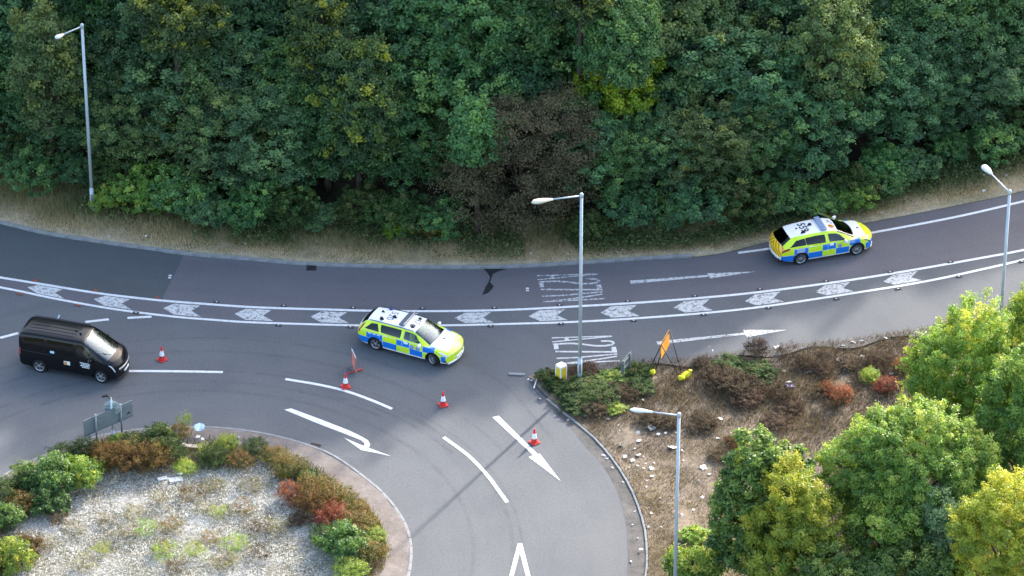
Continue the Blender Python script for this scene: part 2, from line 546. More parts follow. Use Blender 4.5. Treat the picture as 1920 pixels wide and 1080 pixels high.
LM_ringweed = leaf_mat('ring_weed', [(0.0, (0.05, 0.075, 0.022)), (0.3, (0.10, 0.125, 0.035)), (0.55, (0.19, 0.165, 0.055)), (0.8, (0.23, 0.125, 0.05)), (1.0, (0.25, 0.08, 0.045))], 0.3, 0.8, spec=0.05)
LM_stubble = leaf_mat('stubble', [(0.0, (0.132, 0.11, 0.0702)), (0.35, (0.297, 0.2585, 0.1944)), (0.7, (0.506, 0.495, 0.4536)), (1.0, (0.682, 0.682, 0.648))], 0.1, 0.9, spec=0.05)
LM_weed = leaf_mat('island_weed', [(0.0, (0.06, 0.075, 0.027)), (0.4, (0.17, 0.15, 0.0765)), (0.75, (0.3, 0.25, 0.144)), (1.0, (0.48, 0.44, 0.324))], 0.25, 0.8)

# ------------------------------------------------------------------ terrain, road, kerbs
ground = MB().poly([(-700, -700, -0.06), (700, -700, -0.06), (700, 700, -0.06), (-700, 700, -0.06)]).build('ground', M_ground)
tag(ground, 'dull green and brown ground that carries the junction', kind='structure')

KERB_PX = [(-420, 345), (-200, 378), (-90, 398), (0, 420), (82, 440), (150, 451), (217, 461), (285, 470), (350, 479), (480, 490), (567, 497.5), (677, 502),
           (822, 504.5), (960, 503), (1085, 496), (1210, 487.5), (1335, 479), (1440, 455), (1540, 435), (1620, 420), (1715, 402), (1840, 377), (1920, 359), (2100, 312), (2400, 225)]
kerb_line = spline(pxs(KERB_PX), 0.305)
ROAD_BOT = [G(2400, 440), G(2400, 1500), G(-420, 1500)]
road_poly = kerb_line + ROAD_BOT


def flat(name, pts, z, m, parent=None, close=True):
    bm = bmesh.new()
    vs = [bm.verts.new((p[0], p[1], z)) for p in pts]
    es = [bm.edges.new((vs[i], vs[(i + 1) % len(vs)])) for i in range(len(vs))]
    bmesh.ops.triangle_fill(bm, edges=es, use_beauty=True, normal=(0, 0, 1))
    for f in bm.faces:
        f.normal_update()
        if f.normal.z < 0:
            f.normal_flip()
    me = bpy.data.meshes.new(name)
    bm.to_mesh(me)
    bm.free()
    me.materials.append(m)
    return obj(name, me, parent)


road = flat('road', road_poly, 0.0, M_road_low)
tag(road, 'grey asphalt carriageway and roundabout with white markings', kind='structure')

UP_PX = [(-420, 455), (-200, 489), (0, 520.5), (87, 534.5), (187, 550.5), (290, 562.5), (375, 569.5), (480, 576.5), (605, 580.5), (700, 583), (830, 583.7), (960, 581),
         (1085, 574.5), (1210, 567), (1335, 557), (1440, 546), (1590, 526), (1715, 506), (1840, 484), (1920, 469), (2100, 432), (2400, 362)]
LO_PX = [(-420, 473), (-200, 505), (0, 539), (107, 561), (212, 579.5), (317, 593), (400, 600), (480, 605), (675, 610.5), (825, 610.5), (960, 607.5),
         (1085, 603.5), (1210, 596), (1335, 586), (1440, 574), (1600, 550), (1740, 527), (1865, 500), (1920, 487), (2100, 444), (2400, 366)]
up_line = spline(pxs(UP_PX), 0.3)
lo_line = spline(pxs(LO_PX), 0.3)


def between(ptsA, ptsB, x0, x1):
    a = [p for p in ptsA if x0 <= p.x <= x1]
    b = [p for p in ptsB if x0 <= p.x <= x1]
    return a, b


# mauve upper lane: right of the surfacing joint; dark newer surface left of it
jt, jb = G(345, 479), G(303, 563)
ka = [p for p in kerb_line if p.x > jt.x]
ua = [p for p in up_line if p.x > jb.x]
flat('road_patch', [jt] + ka + [p for p in reversed(ua)] + [jb], 0.004, M_road_up, road)
kb = [p for p in kerb_line if p.x < jt.x]
ub = [p for p in up_line if p.x < jb.x]
flat('road_patch', kb + [jt, jb] + [p for p in reversed(ub)], 0.004, M_road_new, road)
# mauve infill of the hatched strip on the left as far as the joint near the estate car
h1 = [p for p in up_line if p.x < G(572, 0).x - 0.0 and p.x > -40]
hx = G(572, 600).x
h1 = [p for p in up_line if p.x < hx]
h2 = [p for p in lo_line if p.x < hx]
flat('road_patch', h1 + list(reversed(h2)), 0.004, M_road_up, road)


def strip(name, pts, w, z, m, parent, taper=None):
    """A painted band along a ground polyline; width w (or w0 to w1)."""
    n = normals2d(pts)
    V, Fc = [], []
    k = len(pts)
    for i, (p, q) in enumerate(zip(pts, n)):
        ww = w if taper is None else w + (taper - w) * i / (k - 1)
        V += [(p.x + q.x * ww / 2, p.y + q.y * ww / 2, z), (p.x - q.x * ww / 2, p.y - q.y * ww / 2, z)]
    for i in range(k - 1):
        Fc += [2 * i, 2 * i + 1, 2 * i + 3, 2 * i + 2]
    me = mesh_np(name, V, Fc, [4] * (k - 1), [m])
    return obj(name, me, parent)


ZP = 0.012
strip('centre_line', up_line, 0.17, ZP, M_paint, road)
strip('centre_line', lo_line, 0.16, ZP, M_paint, road)
strip('edge_line', spline(pxs([(1384, 474.5), (1440, 467), (1530, 454), (1630, 437.5), (1790, 407.5), (1920, 377.5), (2100, 334), (2400, 255)]), 0.4), 0.17, ZP, M_paint, road)

# chevron arrows in the hatched strip
TIPS = [51, 176, 306, 440, 582, 716, 852, 991, 1126, 1263, 1397, 1528, 1656]
uA = np.array([(p.x, p.y) for p in up_line])
lA = np.array([(p.x, p.y) for p in lo_line])


def strip_pt(x, f):
    """Point in the hatched strip: f = 0 at the lower line, 1 at the upper one."""
    yu, yl = np.interp(x, uA[:, 0], uA[:, 1]), np.interp(x, lA[:, 0], lA[:, 1])
    return Vector((x, yl + (yu - yl) * f, 0))


for tx in TIPS:
    m = (np.interp(tx, [p[0] for p in UP_PX], [p[1] for p in UP_PX]) + np.interp(tx, [p[0] for p in LO_PX], [p[1] for p in LO_PX])) / 2
    x0 = G(tx, m).x
    pl = [strip_pt(x0, 0.5), strip_pt(x0 + 0.52, 0.14), strip_pt(x0 + 1.82, 0.13), strip_pt(x0 + 1.33, 0.48), strip_pt(x0 + 1.70, 0.86), strip_pt(x0 + 0.50, 0.87)]
    flat('chevron_marking', pl, ZP, M_paint_worn, road)

for a, b, w in (((160, 604), (204, 599), 0.17), ((239, 596.5), (284, 594), 0.17), ((0, 634), (34, 625), 0.18), ((-60, 648), (-20, 638), 0.18)):
    strip('dash_marking', spline(pxs([a, b]), 0.3), w, ZP, M_paint, road)
strip('dash_marking', spline(pxs([(242, 696), (330, 696.5), (418, 698)]), 0.4), 0.17, ZP, M_paint, road)
strip('dash_marking', spline(pxs([(535, 711), (600, 722), (650, 734), (700, 752), (735, 767)]), 0.3), 0.17, ZP, M_paint, road)
strip('dash_marking', spline(pxs([(832, 820), (880, 856), (915, 893), (937, 923), (951, 942)]), 0.3), 0.17, ZP, M_paint, road)

ZA = ZP


def join_marks(name, polys, m):
    bm = bmesh.new()
    for i, pl in enumerate(polys):
        vs = [bm.verts.new((p.x, p.y, ZA + 0.0012 * (i % 3))) for p in pl]
        f = bm.faces.new(vs)
        f.normal_update()
        if f.normal.z < 0:
            f.normal_flip()
    me = bpy.data.meshes.new(name)
    bm.to_mesh(me)
    bm.free()
    me.materials.append(m)
    return obj(name, me, road)


def band(pts, w0, w1=None):
    P = pxs(pts)
    n = normals2d(P)
    k = len(P)
    w1 = w0 if w1 is None else w1
    out = []
    for i in range(k - 1):
        wa, wb = w0 + (w1 - w0) * i / (k - 1), w0 + (w1 - w0) * (i + 1) / (k - 1)
        out.append([P[i] + n[i] * wa / 2, P[i] - n[i] * wa / 2, P[i + 1] - n[i + 1] * wb / 2, P[i + 1] + n[i + 1] * wb / 2])
    return out


# turning arrow by the island, straight arrow, lane arrows
join_marks('arrow_marking', [[p for p in pxs([(533, 768.5), (546, 766), (600, 786), (655, 807.5), (680, 820), (676, 825), (650, 815), (595, 794)])]]
           + [pxs(q) for q in ([(680, 820), (690, 826), (682, 830), (676, 825)], [(690, 826), (694, 833), (684, 833), (682, 830)],
                               [(694, 833), (691, 841), (680, 839), (684, 833)], [(645, 821), (680, 836), (733, 855.5), (677, 844)])], M_paint)
join_marks('arrow_marking', [pxs([(923, 782.5), (935, 780), (1008, 851.5), (999, 853)]), pxs([(991, 857), (1012, 851), (1051, 902)])], M_paint)
join_marks('arrow_marking', band([(1182, 529.5), (1250, 524), (1328, 517.5)], 0.27, 0.16) + [pxs([(1326, 513), (1417, 509.5), (1332, 522.5)])], M_paint_worn)
join_marks('arrow_marking', band([(1232, 643.5), (1310, 635), (1396, 626)], 0.27, 0.16) + [pxs([(1393, 619), (1475, 619), (1400, 633)])], M_paint_worn)
join_marks('triangle_marking', [pxs(q) for q in ([(971, 1019), (979, 1019), (974.5, 1036), (955, 1110), (947, 1110)], [(975, 1019), (979, 1019), (1002, 1110), (994, 1110), (974.5, 1036)],
                                                 [(947, 1110), (955, 1110), (940, 1170), (931, 1170)], [(994, 1110), (1002, 1110), (1017, 1170), (1008, 1170)])], M_paint)


def road_text(ox, oy, m, name):
    """A 2 7 N, stretched along the lane, as the photograph's lettering stands (traced in its own frame)."""
    def q(pts):
        return [(ox + x / 6.0, oy + y / 6.0) for x, y in pts]
    L = []
    L.append(('A', band(q([(208, 203), (560, 193), (885, 182)]), 0.085) + band(q([(212, 249), (500, 222), (885, 186)]), 0.085) + band(q([(372, 199), (378, 236)]), 0.19)))
    L.append(('2', band(q([(760, 240), (840, 238), (890, 246), (905, 262), (885, 280), (800, 293), (700, 293), (560, 275), (450, 266), (330, 268), (222, 276)]), 0.13) + band(q([(252, 272), (260, 332)]), 0.21)))
    L.append(('7', band(q([(248, 357), (600, 360), (942, 361)]), 0.12) + band(q([(900, 305), (915, 362)]), 0.23)))
    L.append(('N', band(q([(262, 434), (500, 424), (945, 384)]), 0.10) + band(q([(940, 410), (770, 438), (540, 470), (277, 497)]), 0.10) + band(q([(277, 497), (600, 480), (970, 460)]), 0.10)))
    for ch, polys in L:
        join_marks('letter_marking', polys, m)


road_text(1000, 600, paint('road_lettering', (0.58, 0.58, 0.56), worn=0.28, scale=6.0), 'lower')
road_text(972.5, 483.5, M_paint_faint, 'upper')
for a in ((319, 517), (318, 521), (989, 541), (989, 545)):
    p = G(*a)
    flat('survey_mark', [p + Vector(d) for d in ((-.07, -.06, 0), (.07, -.06, 0), (.07, .06, 0), (-.07, .06, 0))], ZP, M_paint, road)

# wet stain, drain covers, rubber marks
stain = [(906, 504), (926, 504), (952, 504.3), (938, 508), (930, 511), (924, 514), (922, 520), (919, 529), (926, 537), (922, 543), (915, 550), (904, 553), (908, 544), (911, 537), (916, 529), (919, 520), (914, 512)]
flat('oil_stain', pxs(stain), 0.0085, M_stain, road)


def grate(cx, cy, sx, sy, rz):
    g = MB()
    for a in (-1, 1):
        g.box((sx, 0.05, 0.03), (0, a * (sy / 2 - 0.025), 0.012))
        g.box((0.05, sy - 0.1, 0.03), (a * (sx / 2 - 0.025), 0, 0.012))
    for i in range(6):
        g.box((0.03, sy - 0.1, 0.022), (-sx / 2 + 0.09 + i * (sx - 0.18) / 5, 0, 0.008), Matrix.Rotation(0.3, 3, 'Z'))
    p = G(cx, cy)
    o = g.build('drain_grate', M_iron, road)
    o.location = (p.x, p.y, 0.004)
    o.rotation_euler = (0, 0, rz)
    k = MB().poly([(-sx / 2, -sy / 2, 0.0075), (sx / 2, -sy / 2, 0.0075), (sx / 2, sy / 2, 0.0075), (-sx / 2, sy / 2, 0.0075)]).build('drain_pit', M_black, o)


grate(584, 503, 0.46, 0.42, -0.03)
grate(590, 837.5, 0.50, 0.42, -0.35)
grate(246, 810.5, 0.50, 0.40, 0.12)
grate(31, 876, 0.50, 0.42, 0.55)


def arc_mark(r, a0, a1, w, z=0.0085, m=None):
    pts = [Vector((ISL_C[0] + r * math.cos(a), ISL_C[1] + r * math.sin(a) * 0.98, 0)) for a in np.linspace(a0, a1, 50)]
    strip('tyre_mark', pts, w, z, m or M_tyremark, road)


for r, a0, a1, w in ((12.6, -0.2, 1.9, .2), (14.3, -0.3, 2.4, .22), (14.7, 0.0, 1.3, .12), (15.9, 0.5, 2.6, .2), (13.4, 0.9, 2.5, .18), (17.0, 0.9, 2.3, .16)):
    arc_mark(r, a0, a1, w)
strip('tyre_mark', spline(pxs([(868, 682), (905, 697), (960, 735), (1040, 830)]), 0.4), 0.16, 0.0085, M_tyremark, road)
strip('tyre_mark', spline(pxs([(560, 735), (660, 752), (760, 790), (850, 850)]), 0.4), 0.16, 0.0085, M_tyremark, road)

# road studs
STUDS_U = [(66, 527, 1), (179, 545, 1), (294, 559, 1), (406, 567, 0), (532, 574, 0), (662, 578, 0), (792, 579, 0), (927, 578, 0), (1049, 573, 0), (1177, 565.5, 0),
           (1303, 556, 0), (1425, 543, 0), (1549, 528, 0), (1669, 510.5, 0), (1782, 492, 0)]
STUDS_L = [(37, 552, 1), (146, 573, 1), (255, 587, 0), (522, 610.5, 0), (657, 614, 0), (920, 612, 0), (1052, 608, 0), (1188, 602, 0), (1319, 591, 0), (1441, 578, 0),
           (1568, 561, 0), (1684, 542, 0), (1798, 519, 0), (1916, 491, 0)]
stud_me = {}
for red in (0, 1):
    s = MB().box((0.30, 0.16, 0.035), (0, 0, 0.018), bevel=0.012).box((0.06, 0.07, 0.045), (0, 0, 0.022), bevel=0.01, mi=1)
    stud_me[red] = s.mesh('road_stud', [M_stud_red if red else M_stud, M_orange_red if red else M_reflect])
for px, py, red in STUDS_U + STUDS_L:
    p = G(px, py)
    o = obj('road_stud', stud_me[red], road, (p.x, p.y, 0.006), (0, 0, 0.012 * p.x))


# kerbs: stone by stone
def kerb_run(name, label, pts, stone, w, h, m, side=1.0, gap=0.012):
    e = empty(name)
    tag(e, label, kind='structure')
    me = MB().box((stone - gap, w, h + 0.1), (0, 0, h / 2 - 0.05), bevel=0.014).mesh('kerbstone', m)
    L = [0.0]
    for i in range(1, len(pts)):
        L.append(L[-1] + (pts[i] - pts[i - 1]).length)
    A = np.array([(p.x, p.y) for p in pts])
    n = int(L[-1] / stone)
    for i in range(n):
        s0, s1 = i * stone, (i + 1) * stone
        a = Vector((np.interp(s0, L, A[:, 0]), np.interp(s0, L, A[:, 1]), 0))
        b = Vector((np.interp(s1, L, A[:, 0]), np.interp(s1, L, A[:, 1]), 0))
        d = (b - a).normalized()
        nn = Vector((-d.y, d.x, 0)) * side
        c = (a + b) / 2 + nn * w / 2
        obj('kerbstone', me, e, (c.x, c.y, rnd.uniform(-.006, .006)), (0, 0, math.atan2(d.y, d.x) + rnd.uniform(-.006, .006)))
    return e


kx = G(1338, 479).x
kerb_run('far_kerb', 'long concrete kerb between the upper lane and the wood', [p for p in kerb_line if -30 < p.x < kx], 0.915, 0.15, 0.12, M_kerb)

ISL_PX = [(-60, 945), (0, 902), (42, 877), (83, 859), (139, 837), (194, 820), (250, 811), (319, 806), (375, 805), (433, 808.5), (480, 815), (533, 826), (585.5, 842), (628, 861), (677, 896),
          (719, 932), (751, 974.5), (764, 1006), (768, 1038), (763, 1080), (748, 1120), (715, 1170), (660, 1225), (580, 1275), (480, 1305), (350, 1320), (200, 1310), (80, 1280), (-20, 1225), (-85, 1150), (-110, 1080), (-98, 1000), (-60, 945)]
isl = spline(pxs(ISL_PX), 0.3)[:-1]
kerb_run('island_kerb', 'pale kerb ring round the roundabout island', list(reversed(isl + [isl[0]])), 0.60, 0.13, 0.11, M_kerb, side=-1.0)
RV_PX = [(990, 712), (1000, 726), (1023, 749), (1052, 772), (1086, 800), (1115, 825), (1136, 849), (1156, 875), (1174, 904), (1186, 928), (1196, 954), (1204, 980), (1209, 1007), (1211, 1055), (1207, 1090), (1195, 1160), (1170, 1260)]
rv_line = spline(pxs(RV_PX), 0.3)
kerb_run('verge_kerb', 'low mossy kerb curving round the dry brown verge', [p for p in rv_line][6:], 0.915, 0.10, 0.065, M_kerb_old, side=1.0)

# dusty gutter inside the verge kerb
gut = pxs([(985, 700), (1005, 735), (1040, 772), (1068, 800), (1095, 834), (1130, 873), (1155, 916), (1166, 948), (1174, 985), (1177, 1030), (1176, 1080), (1168, 1160), (1150, 1260)])
gutL = spline(gut, 0.4)
flat('road_gutter', gutL + list(reversed(rv_line)), 0.0045, M_gutter, road)

# dry verge on the right
RVU_PX = [(990, 708), (1005, 703), (1045, 692), (1100, 687), (1165, 682), (1285, 675), (1372, 665), (1440, 656), (1565, 643), (1727, 620), (1865, 592), (1920, 577), (2100, 530), (2400, 440)]
rvu = spline(pxs(RVU_PX), 0.4)
rv_off = [p + n * 0.12 for p, n in zip(rv_line, normals2d(rv_line))]
rv_poly = rvu + [G(2400, 1500), G(1120, 1500)] + list(reversed(rv_off))


def sheet(name, poly, z, m, cell=0.5, amp=0.05, bulge=0.0, seed=1):
    """Gently uneven ground filling a polygon: flat rim, rough interior."""
    o = flat(name, poly, z, m)
    bm = bmesh.new()
    bm.from_mesh(o.data)
    for i in range(4):
        es = [e for e in bm.edges if e.calc_length() > max(cell, 0.5)]
        if not es or len(bm.faces) > 20000:
            break
        bmesh.ops.subdivide_edges(bm, edges=es, cuts=1, use_grid_fill=False)
        bmesh.ops.triangulate(bm, faces=[f for f in bm.faces if len(f.verts) > 3])
    rs = np.random.RandomState(seed)
    ph = rs.uniform(0, 6, 6)
    for v in bm.verts:
        if not v.is_boundary:
            x, y = v.co.x, v.co.y
            v.co.z += amp * (math.sin(x * 1.1 + ph[0]) * math.sin(y * 1.3 + ph[1]) + 0.6 * math.sin(x * 2.7 + ph[2] + y) + 0.5 * math.sin(y * 3.1 + ph[3]))
    bm.to_mesh(o.data)
    bm.free()
    for p in o.data.polygons:
        p.use_smooth = True
    return o


right_verge = sheet('dry_verge', rv_poly, 0.075, M_right, 0.9, 0.035)
tag(right_verge, 'dry brown verge between the two roads with scattered litter', kind='structure')
dirt = flat('dirt_edge', rvu[8:] + [p + Vector((0, -0.55 - 0.25 * math.sin(p.x * 1.7), 0)) for p in reversed(rvu[8:])], 0.135, soil('roadside_dirt', [(0.09, 0.085, 0.08), (0.15, 0.14, 0.13), (0.22, 0.21, 0.195)], (0.6, 3, 14)), right_verge)

isl_in = [p for p in isl]
# island: pinkish gravel rim and chalky middle
cI = Vector((sum(p.x for p in isl) / len(isl), sum(p.y for p in isl) / len(isl), 0))
rim = [cI + (p - cI) * 1.004 for p in isl]
island = sheet('island_ground', rim, 0.095, M_pink, 0.9, 0.012, seed=3)
tag(island, 'gravel and chalk ground of the roundabout island', kind='structure')
ch = []
for p in isl:
    a = math.atan2(p.y - cI.y, p.x - cI.x)
    k = 0.86 + 0.035 * math.sin(5 * a + 1) + 0.02 * math.sin(11 * a) - (0.04 if -0.3 < a < 0.9 else 0)
    ch.append(cI + (p - cI) * k)
chalk = sheet('chalk_ground', ch, 0.135, M_chalk, 0.6, 0.028, seed=5)
chalk.parent = island

# far verge and wooded bank: one lofted sheet behind the kerb
EDGE_PX = [(-900, 235), (-300, 296), (0, 335), (130, 362), (230, 382), (300, 402), (400, 425), (560, 436), (700, 440), (850, 450), (1000, 458), (1150, 458), (1300, 448), (1450, 412), (1600, 372), (1700, 345), (1800, 318), (1920, 282), (2300, 175), (3200, -60)]
edge = spline(pxs(EDGE_PX), 0.5)
EX = np.array([p.x for p in edge])
EY = np.array([p.y for p in edge])
KX = np.array([p.x for p in kerb_line])
KY = np.array([p.y for p in kerb_line])


def edge_y(x):
    return float(np.interp(x, EX, EY))


def kerb_y(x):
    return float(np.interp(x, KX, KY))


def bank_z(x, y):
    d = y - edge_y(x)
    z = 0.10 if x < kx else 0.02
    if d > 0:
        z += min(7.0, 0.19 * d)
    return z


offs = [0.0, 0.12, 0.5, 1, 1.6, 2.3, 3, 4, 5, 6.5, 8, 10, 13, 17, 22, 28, 36, 48, 70, 110]
V, Fc = [], []
xs = np.concatenate([np.linspace(-70, -29, 18, endpoint=False), np.linspace(-29, 29, 150, endpoint=False), np.linspace(29, 75, 20)])
for x in xs:
    for j, o_ in enumerate(offs):
        y = kerb_y(x) + 0.13 + o_
        V.append((x, y, (bank_z(x, y) + (0.05 * math.sin(x * 1.3 + o_) if j > 2 else 0)) if j else -0.05))
nr = len(offs)
for i in range(len(xs) - 1):
    for j in range(nr - 1):
        a = i * nr + j
        Fc += [a, a + nr, a + nr + 1, a + 1]
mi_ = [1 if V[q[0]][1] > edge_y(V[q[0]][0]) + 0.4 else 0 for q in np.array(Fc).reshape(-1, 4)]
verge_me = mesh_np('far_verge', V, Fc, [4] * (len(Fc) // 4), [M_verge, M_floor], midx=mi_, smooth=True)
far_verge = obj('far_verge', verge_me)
tag(far_verge, 'dry grass verge and wooded bank behind the far kerb', kind='structure')

# ------------------------------------------------------------------ vegetation
def unit(a):
    return a / (np.linalg.norm(a, axis=1, keepdims=True) + 1e-9)


def leaf_arrays(cen, out, tone, rs, ll, lw, up=0.5, droop=0.0):
    """Rhombic leaves, one quad each, bent a little along the midrib."""
    N = len(cen)
    n = unit(out * 0.55 + np.array([0, 0, up]) + rs.normal(0, 0.55, (N, 3)))
    t = unit(np.cross(n, rs.normal(0, 1, (N, 3))))
    t[:, 2] -= droop
    t = unit(t)
    b = np.cross(n, t)
    L = (ll * rs.uniform(0.7, 1.35, N))[:, None]
    W = (lw * rs.uniform(0.7, 1.3, N))[:, None]
    v = np.stack([cen - t * L * 0.5, cen + b * W * 0.5 - n * W * 0.12, cen + t * L * 0.5, cen - b * W * 0.5 - n * W * 0.12], 1).reshape(-1, 3)
    return v, np.repeat(tone, 4)


def crown_mesh(name, seed, lobes, nclump, nleaf, rc, ll, lw, mats, up=0.5, low=-0.55, droop=0.0, tonebias=0.0, flat_=0.65, spiky=0.0):
    """Foliage: many leaf clumps over the outside of the lobes of one crown. lobes: (x, y, z, rx, ry, rz)."""
    rs = np.random.RandomState(seed)
    lob = np.array(lobes, float)
    cc = lob[:, :3].mean(0)
    wt = lob[:, 3] * lob[:, 5]
    wt = wt / wt.sum()
    zmin, zmax = (lob[:, 2] - lob[:, 5]).min(), (lob[:, 2] + lob[:, 5]).max()
    cen, outs, ton = [], [], []
    tries = 0
    while len(cen) < nclump and tries < nclump * 30:
        tries += 1
        k = rs.choice(len(lob), p=wt)
        d = rs.normal(0, 1, 3)
        d /= np.linalg.norm(d)
        if d[2] < low:
            continue
        r = rs.uniform(0.66, 1.14)
        p = lob[k, :3] + d * lob[k, 3:] * r
        e = np.sqrt((((p - lob[:, :3]) / lob[:, 3:]) ** 2).sum(1))
        e[k] = 9
        if e.min() < 0.62 and rs.rand() < 0.85:
            continue
        cen.append(p)
        outs.append(d)
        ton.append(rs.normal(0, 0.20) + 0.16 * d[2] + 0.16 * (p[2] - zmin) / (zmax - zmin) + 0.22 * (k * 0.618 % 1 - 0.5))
    cen, outs, ton = np.array(cen), np.array(outs), np.array(ton)
    nc = len(cen)
    rcl = rc * rs.uniform(0.65, 1.4, nc)
    g = rs.normal(0, 0.5, (nc, nleaf, 3))
    g = g / np.maximum(1.0, np.linalg.norm(g, axis=2, keepdims=True) / 1.1)
    g[:, :, 2] *= flat_
    if spiky:
        along = rs.rand(nc, nleaf, 1) ** 0.8
        g = g * (1 - 0.55 * along) + outs[:, None, :] * along * spiky + np.array([0, 0, 0.6]) * along * spiky
    pos = cen[:, None, :] + g * rcl[:, None, None]
    o = outs[:, None, :] * 0.7 + g
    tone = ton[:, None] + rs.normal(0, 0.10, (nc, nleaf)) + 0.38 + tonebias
    pos, o, tone = pos.reshape(-1, 3), unit(o.reshape(-1, 3)), np.clip(tone.reshape(-1), 0, 1)
    keep = pos[:, 2] > 0.03
    pos, o, tone = pos[keep], o[keep], tone[keep]
    v, tv = leaf_arrays(pos, o, tone, rs, ll, lw, up, droop)
    return mesh_np(name, v, np.arange(len(v)), np.full(len(v) // 4, 4), mats, attrs={'tone': tv})


def lobed(seed, rx, ry, z0, z1, n=9, size=0.5, top=1.0):
    """Lobes of a rounded crown between z0 and z1."""
    rs = np.random.RandomState(seed)
    zc, rz = (z0 + z1) / 2, (z1 - z0) / 2
    out = [(0, 0, zc, rx * 0.72, ry * 0.72, rz * 0.80)]
    for i in range(n):
        a = i * 2.399 + rs.uniform(-.3, .3)
        h = -0.75 + 1.6 * (i + 0.5) / n + rs.uniform(-.2, .2)
        k = math.sqrt(max(0.05, 1 - h * h)) * rs.uniform(0.55, 0.78)
        s = size * rs.uniform(0.75, 1.2)
        out.append((rx * k * math.cos(a), ry * k * math.sin(a), zc + rz * 0.72 * h, rx * s * rs.uniform(.8, 1.25), ry * s, min(rx, rz) * s * rs.uniform(.75, 1.1)))
    return out


def trunk_mesh(seed, lobes, h_fork, r0, m):
    """Tapered trunk that forks into limbs reaching each lobe of the crown."""
    rs = np.random.RandomState(seed)
    b = MB()
    f = Vector((rs.uniform(-.15, .15), rs.uniform(-.15, .15), h_fork))
    top = Vector(lobes[0][:3]) + Vector((0, 0, lobes[0][5] * 0.6))
    b.tube([(0, 0, -0.25), (f.x * 0.4, f.y * 0.4, h_fork * 0.5), f, f.lerp(top, 0.5), top], [r0 * 1.3, r0, r0 * 0.85, r0 * 0.5, r0 * 0.12], 7)
    for l in lobes[1:]:
        e = Vector(l[:3])
        s = f.lerp(top, rs.uniform(0.0, 0.45))
        mid = s.lerp(e, 0.5) + Vector((rs.uniform(-.2, .2), rs.uniform(-.2, .2), 0.15))
        b.tube([s, mid, e, e + (e - mid) * 0.5], [r0 * 0.45, r0 * 0.3, r0 * 0.16, r0 * 0.05], 5)
    return b.mesh('trunk', m)


def make_tree(name, crown, trunk, loc, rz=0.0, s=(1, 1, 1), material=None):
    e = empty(name, loc, rz)
    e.scale = s
    t = obj('trunk', trunk, e)
    c = obj('crown', crown, e)
    if material is not None:
        c.material_slots[0].link = 'OBJECT'
        c.material_slots[0].material = material
    return e


# prototypes for the wood: crowns 1 unit = 1 m, base at z = 0
protos = []
for i, (rx, z0, z1, n) in enumerate(((2.5, 0.1, 8.2, 12), (2.8, 0.2, 9.4, 14), (2.3, 0.1, 8.8, 13), (3.1, 0.3, 10.0, 15), (2.6, 0.1, 9.0, 12), (2.9, 0.2, 8.6, 14))):
    lb = lobed(20 + i, rx, rx * 0.95, z0, z1, n, 0.52)
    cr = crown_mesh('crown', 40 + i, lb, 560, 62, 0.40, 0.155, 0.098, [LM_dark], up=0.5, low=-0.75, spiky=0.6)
    protos.append((cr, trunk_mesh(60 + i, lb, 1.8, 0.17, M_bark), z1))
bushes = []
for i, (rx, z1, n) in enumerate(((1.3, 2.3, 6), (1.6, 2.9, 7), (1.5, 2.6, 7), (1.8, 3.3, 8))):
    lb = lobed(120 + i, rx, rx * 0.9, 0.05, z1, n, 0.5)
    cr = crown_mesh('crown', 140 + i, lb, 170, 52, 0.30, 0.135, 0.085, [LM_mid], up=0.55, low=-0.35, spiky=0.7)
    bushes.append((cr, trunk_mesh(160 + i, lb, 0.5, 0.06, M_bark), z1))

LMS = [LM_dark, LM_dark, LM_mid, LM_mid, LM_olive, LM_dark]
wood = []


def wood_tree(x, d, h, mi, label, group=None, k=None, wide=1.0, name='broadleaf_tree'):
    y = edge_y(x) + d
    cr, tr, z1 = protos[rnd.randrange(len(protos)) if k is None else k]
    s = h / z1
    w = s * wide * rnd.uniform(0.92, 1.1)
    e = make_tree(name, cr, tr, (x, y, bank_z(x, y)), rnd.uniform(0, 6.28), (w, w, s), mi)
    tag(e, label, 'tree', group)
    wood.append((x, y))
    return e


G_FRONT = 'trees along the front of the wood'
G_BACK = 'tall trees deeper in the wood'
# special crowns of the wood -------------------------------------------------
# copper-leaved tree in the middle
lb = [(0, 0, 3.2, 2.4, 2.2, 2.3), (-2.1, -0.5, 1.6, 1.5, 1.4, 1.5), (1.6, -0.2, 3.9, 1.7, 1.6, 1.9), (-0.4, -0.6, 4.6, 1.6, 1.5, 1.5), (2.2, 0.1, 2.2, 1.3, 1.3, 1.6), (0.3, -1.3, 1.7, 1.4, 1.2, 1.4),
      (-1.9, -0.8, 2.9, 1.0, 1.0, 1.0), (1.3, -1.0, 2.6, 1.1, 1.0, 1.2), (1.9, 0.2, 5.1, 1.2, 1.2, 1.1), (-1.5, 0.3, 4.7, 1.1, 1.1, 1.0)]
cop = crown_mesh('crown', 301, lb, 480, 120, 0.42, 0.10, 0.055, [LM_copper], up=0.45, low=-0.6)
p = G(975, 452)
e = make_tree('copper_tree', cop, trunk_mesh(302, lb, 1.2, 0.16, M_bark), (p.x, edge_y(p.x) + 1.3, 0.25), 0, (1.08, 1.0, 1.18))
tag(e, 'dark brown copper-leaved tree among the green trees, behind the middle lamp', 'tree')
SPEC = [(p.x, edge_y(p.x) + 1.3, 3.4)]


